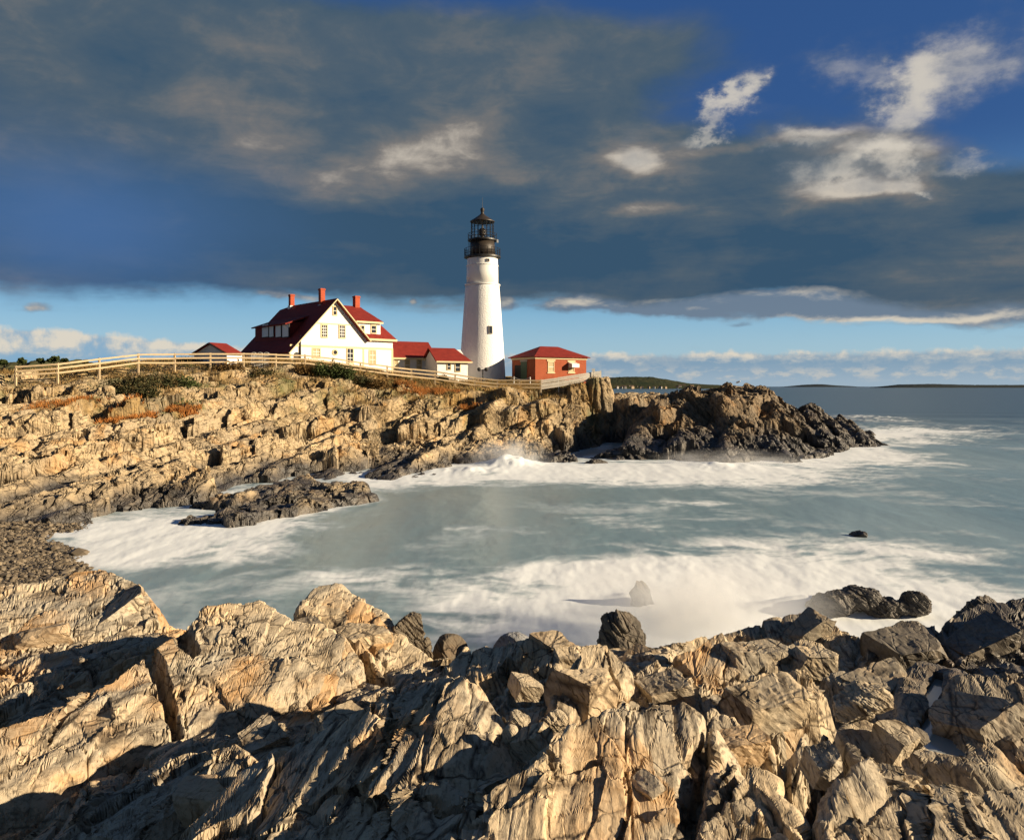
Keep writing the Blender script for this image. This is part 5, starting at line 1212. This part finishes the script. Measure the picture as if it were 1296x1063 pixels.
# ------------------------------------------------------------------ plants
def leaf_mat(name, c1, c2, c3=None):
    m, b = new_mat(name); isl = X(X.T.nodes.new('ShaderNodeNewGeometry').outputs['Random Per Island']); n = noise(geom('Position'), .9, 3, .6)
    col = mixc(isl, c1, c2)
    if c3: col = mixc(n.ss(.5, .62), col, c3)
    put(b, color=col, rough=.7, spec=.15); return m
def bush(name, label, x, y, size, mat, seed, n=2600, leaf=.11, group=None):
    """shrub: stems from one root and leaf-sized blades in clumps"""
    g = np.random.default_rng(seed); z0 = hz_at(x, y); sx, sy, sz = size
    root = tag(empty(name, (x, y, z0 - .1)), label, 'bush', group)
    nc_ = 26; th = g.uniform(0, 6.283, nc_); ph = g.uniform(.05, 1.0, nc_) ** .6; rr = g.uniform(.35, .95, nc_)
    cl = np.stack([np.cos(th) * rr * sx * np.sqrt(1 - (ph * .9) ** 2), np.sin(th) * rr * sy * np.sqrt(1 - (ph * .9) ** 2), ph * sz * g.uniform(.5, 1.0, nc_)], 1)
    st = MB()
    for c in cl: st.tube([(0, 0, -.3), tuple(c * .5 + np.array([0, 0, .05])), tuple(c)], .045, 4, .012)
    st.build('stem', M_stem, root)
    w = g.integers(0, nc_, n); cs = g.uniform(.16, .34, nc_) * max(sx, sz)
    p = cl[w] + g.normal(0, 1, (n, 3)) * cs[w][:, None] * .6; p[:, 2] = np.maximum(p[:, 2], -.15)
    a = g.normal(0, 1, (n, 3)); a /= np.linalg.norm(a, axis=1, keepdims=True); b = np.cross(a, g.normal(0, 1, (n, 3))); b /= np.linalg.norm(b, axis=1, keepdims=True)
    L = leaf * g.uniform(.6, 1.4, n)[:, None]
    v = np.stack([p - a * L, p + b * L * .5, p + a * L, p - b * L * .5], 1).reshape(-1, 3)
    f = np.arange(4 * n).reshape(-1, 4)
    link_mesh('leaves', np_mesh('leaves', v, f), mat, root); return root
M_stem = plain('brown_stem', (.06, .04, .025), .8)
ML_dark = leaf_mat('dark_leaf', (.028, .032, .014), (.075, .070, .028), (.10, .07, .03)); ML_green = leaf_mat('green_leaf', (.03, .045, .014), (.08, .10, .03)); ML_brown = leaf_mat('brown_leaf', (.10, .06, .022), (.20, .12, .04))
for i, (px, py, d, s_, mt, lb) in enumerate([
    (150, 476, 76, (2.6, 1.4, 1.5), ML_dark, 'dark bush at the left end of the bush row above the orange grass'), (178, 474, 77, (2.6, 1.5, 1.7), ML_dark, 'tall dark bush below the fence bend at left'), (205, 475, 79, (2.4, 1.3, 1.3), ML_dark, 'dark bush right of the fence bend, spilling down the rock'), (185, 488, 73, (2.0, 1.2, 1.0), ML_dark, 'low dark bush in the shaded cleft under the fence bend'),
    (232, 478, 80, (1.6, 1.0, .8), ML_green, 'low green bush left of the black clefts under the shed'), (238, 498, 74, (1.8, 1.0, .7), ML_green, 'green bush beneath the black clefts in the slope'),
    (410, 468, 90, (2.0, 1.3, 1.7), ML_green, 'rounded green bush hiding the foot of the white gable'), (432, 472, 90, (1.9, 1.2, 1.3), ML_green, 'green bush under the round window of the house'), (456, 476, 91, (1.6, 1.0, 1.0), ML_dark, 'dark low bush at the foot of the house wing'), (480, 484, 91, (1.8, 1.0, .8), ML_brown, 'russet bush below the fence by the house corner'),
    (385, 470, 90, (1.5, 1.0, .9), ML_brown, 'russet bush left of the green bush before the gable'), (290, 466, 87, (1.8, .9, .6), ML_brown, 'low russet bush under the fence before the shed'), (330, 466, 88, (1.8, .9, .6), ML_dark, 'low dark bush under the fence before the picket gate'), (560, 474, 101, (1.0, .8, .9), ML_dark, 'small dark bush by the cottage corner')]):
    w = P(px, py, d); bush('bush', lb, w.x, w.y, s_, mt, 400 + i, int(900 + 700 * s_[0]))
# dry grass on the thin soil
def grass(name, label, mask, n, mat, h0, seed):
    g = np.random.default_rng(seed); pr = mask.ravel() * (HYY.ravel() ** 2); pr = pr / pr.sum()
    c = g.choice(len(pr), n, p=pr); x = HX.ravel()[c] + g.normal(0, .06, n); y = HYY.ravel()[c] + g.normal(0, .08, n); z = HZ.ravel()[c]
    a = g.uniform(0, 6.283, n); h = h0 * g.uniform(.4, 1.3, n); w = .035 * g.uniform(.6, 1.4, n); ln = g.normal(0, .35, (n, 2)) * h[:, None]
    b0 = np.stack([x - np.cos(a) * w, y - np.sin(a) * w, z - .06], 1); b1 = np.stack([x + np.cos(a) * w, y + np.sin(a) * w, z - .06], 1); t = np.stack([x + ln[:, 0], y + ln[:, 1], z + h], 1)
    v = np.stack([b0, b1, t], 1).reshape(-1, 3); o = link_mesh(name, np_mesh(name, v, np.arange(3 * n).reshape(-1, 3)), mat); tag(o, label, 'grass', kind='stuff')
ML_gold = leaf_mat('golden_grass', (.22, .13, .045), (.40, .26, .10), (.16, .13, .05)); ML_org = leaf_mat('orange_grass', (.34, .12, .03), (.44, .19, .05), (.26, .12, .04))
slope_ = np.abs(np.gradient(HZ, axis=0) / np.gradient(HYY, axis=0)); flat = sstep(1.6, .7, slope_)
gm = (hsoil ** 2) * sstep(4.5, 6.0, HZ) * (HYY < 112) * flat * sstep(.0, .3, .2 + fbm(HX * .6, HYY * .6, 3, 410))
grass('dry_grass', 'dry golden grass along the cliff top below the fence', gm * sstep(-19, -9, HX) + .35 * gm, 42000, ML_gold, .42, 411)
grass('brown_scrub', 'brown low scrub covering the upper slope under the long fence', (hsoil ** 1.5) * sstep(4.2, 6.0, HZ) * (HYY < 100) * flat * sstep(-5, -14, HX), 46000, leaf_mat('brown_scrub', (.10, .065, .025), (.24, .15, .06), (.07, .065, .025)), .34, 413)
om = np.zeros_like(HZ)
for a, b, d, rr in [(75, 514, 67, 3.2), (105, 510, 68, 2.0), (160, 515, 67, 2.8), (230, 514, 70, 2.0), (595, 506, 90, 1.4), (560, 490, 95, 2.5), (520, 486, 94, 2.5)]:
    w = P(a, b, d); om = np.maximum(om, sstep(1, .5, np.hypot((HX - w.x), (HYY - w.y)) / rr + .4 * fbm(HX, HYY, 3, 88)))
grass('orange_grass', 'orange autumn grass in patches on the rock slope at left', om * flat, 16000, ML_org, .38, 412)

# ------------------------------------------------------------------ far shores
def hill_mat(name, c1, c2):
    m, b = new_mat(name); n = noise(geom('Position'), .02, 6, .7); n2 = noise(geom('Position'), .004, 4, .6)
    put(b, color=mixc((n * .6 + n2 * .4).lin(.35, .65), c1, c2), rough=.9, spec=.05); return m
M_hill = hill_mat('far_woods', (.022, .036, .022), (.075, .070, .035)); M_isle = hill_mat('far_island_woods', (.030, .040, .045), (.05, .058, .058))  # island woods have blue-grey distance haze mixed into their colour
def far_hill(name, prof, d, dep, mat, seed, rag=.12):
    """wooded land: ridge profile in (column, height row) at distance d, real depth dep"""
    xs = np.linspace(prof[0][0], prof[-1][0], 160); hs = np.interp(xs, [p[0] for p in prof], [(HY - p[1]) / F * d + CAMZ for p in prof])
    vv = np.linspace(-1, 1, 25); XX, VV = np.meshgrid((xs - CX) / F * d, vv); HHH = np.tile(hs, (25, 1)) * (1 - VV ** 2) ** .6
    YY = d + VV * dep; ZZ = HHH * (1 + rag * fbm(XX / dep * 9, YY / dep * 9, 5, seed, .7)) - 1.0
    me = np_mesh(name, np.stack([XX, YY, ZZ], -1).reshape(-1, 3), grid_faces(25, 160)); return tag(link_mesh(name, me, mat), kind='structure')
far_hill('far_hill', [(690, 488.6), (730, 482), (765, 478), (795, 476.5), (820, 476.8), (845, 481), (862, 484.5), (885, 486), (915, 487.4), (940, 489.2)], 2600, 300, M_hill, 500)
far_hill('island', [(1002, 489.5), (1012, 488.0), (1022, 486.8), (1035, 486.2), (1048, 487.4), (1062, 488.2), (1072, 489.5)], 9000, 500, M_isle, 501)
far_hill('island', [(1116, 489.4), (1140, 486.5), (1180, 485.8), (1230, 487.0), (1300, 487), (1380, 488), (1440, 489.2)], 4200, 160, M_isle, 502, .2)
far_hill('far_hill', [(-220, 470), (-60, 462), (20, 457), (60, 455), (85, 454), (120, 456.5), (150, 458.5), (190, 462), (240, 468), (300, 474)], 260, 40, M_hill, 503, .2)
M_vh = [plain('village_white', (.70, .66, .58), .7), plain('village_tan', (.48, .36, .24), .7), plain('village_grey', (.40, .38, .36), .7)]; M_vr = plain('village_roof', (.14, .09, .07), .8)
for i in range(30):
    px = 764 + i * 3.6 + random.uniform(-1.2, 1.2); d = 2280 + random.uniform(-10, 60); w = P(px, 489, d); s_ = random.uniform(5, 9)
    zb = 2.0 + max(0, (d - 2290) * .06)
    h = tag(empty('village_house', (w.x, d, zb), random.uniform(-.6, .6)), 'tiny pale house in the row along the foot of the far wooded hill', 'house', 'houses along the far shore')
    MB().box(-s_ / 2, s_ / 2, -s_ * .4, s_ * .4, -4, s_ * .55).build('wall', M_vh[i % 3], h)
    MB().prism([(-s_ / 2 - .3, -s_ * .45, s_ * .55), (-s_ / 2 - .3, 0, s_ * .9), (-s_ / 2 - .3, s_ * .45, s_ * .55)], (s_ + .6, 0, 0)).build('roof', M_vr, h)
# trees at the far left
def tree(px, py_top, py_base, d, seed, label):
    g = np.random.default_rng(seed); b = P(px, py_base, d); H_ = (py_base - py_top) / F * d * .5
    t = tag(empty('tree', b), label, 'tree', 'trees beyond the fence at left')
    tr_ = MB(); tr_.tube([(0, 0, -1), (.1, 0, H_ * .4), (.0, .1, H_ * .8)], .22, 7, .06)
    for k in range(7):
        a = g.uniform(0, 6.28); z_ = H_ * g.uniform(.3, .7); tr_.tube([(0, 0, z_), (math.cos(a) * H_ * .3, math.sin(a) * H_ * .3, z_ + H_ * .2)], .08, 5, .02)
    tr_.build('trunk', M_stem, t); n = 2200; nc_ = 22
    cl = np.stack([g.normal(0, H_ * .34, nc_), g.normal(0, H_ * .3, nc_), H_ * g.uniform(.28, .95, nc_)], 1); wi = g.integers(0, nc_, n); p = cl[wi] + g.normal(0, H_ * .085, (n, 3))
    a = g.normal(0, 1, (n, 3)); a /= np.linalg.norm(a, axis=1, keepdims=True); bb = np.cross(a, g.normal(0, 1, (n, 3))); bb /= np.linalg.norm(bb, axis=1, keepdims=True); L = .3 * g.uniform(.6, 1.4, n)[:, None]
    link_mesh('crown', np_mesh('crown', np.stack([p - a * L, p + bb * L * .6, p + a * L, p - bb * L * .6], 1).reshape(-1, 3), np.arange(4 * n).reshape(-1, 4)), ML_green, t)
for i, (px, t_, b_) in enumerate([(68, 445, 459), (52, 449, 460), (82, 450, 459), (108, 453, 460), (28, 447, 461), (5, 450, 462)]): tree(px, t_, b_, 215, 600 + i, ['dark rounded tree rising highest beyond the fence at the far left', 'dark tree immediately left of the highest one beyond the fence', 'low tree just right of the highest far-left tree', 'rightmost small tree of the far-left line beyond the fence', 'second dark tree to the left of the highest one beyond the fence', 'leftmost dark tree of the line beyond the fence, at the picture edge'][i])
# gull on the point
gq = P(934, 486.2, 96); gl = MB(); gl.lathe([(.02, -.28), (.08, -.2), (.12, 0), (.10, .14), (.06, .2), (.075, .26), (.03, .33)], 10); o = gl.build('gull', M_white, None, smooth=True); o.location = (gq.x, gq.y, gq.z + .25); o.rotation_euler = (R(70), 0, R(60)); tag(o, 'white gull standing on the summit of the rocky point', 'gull')
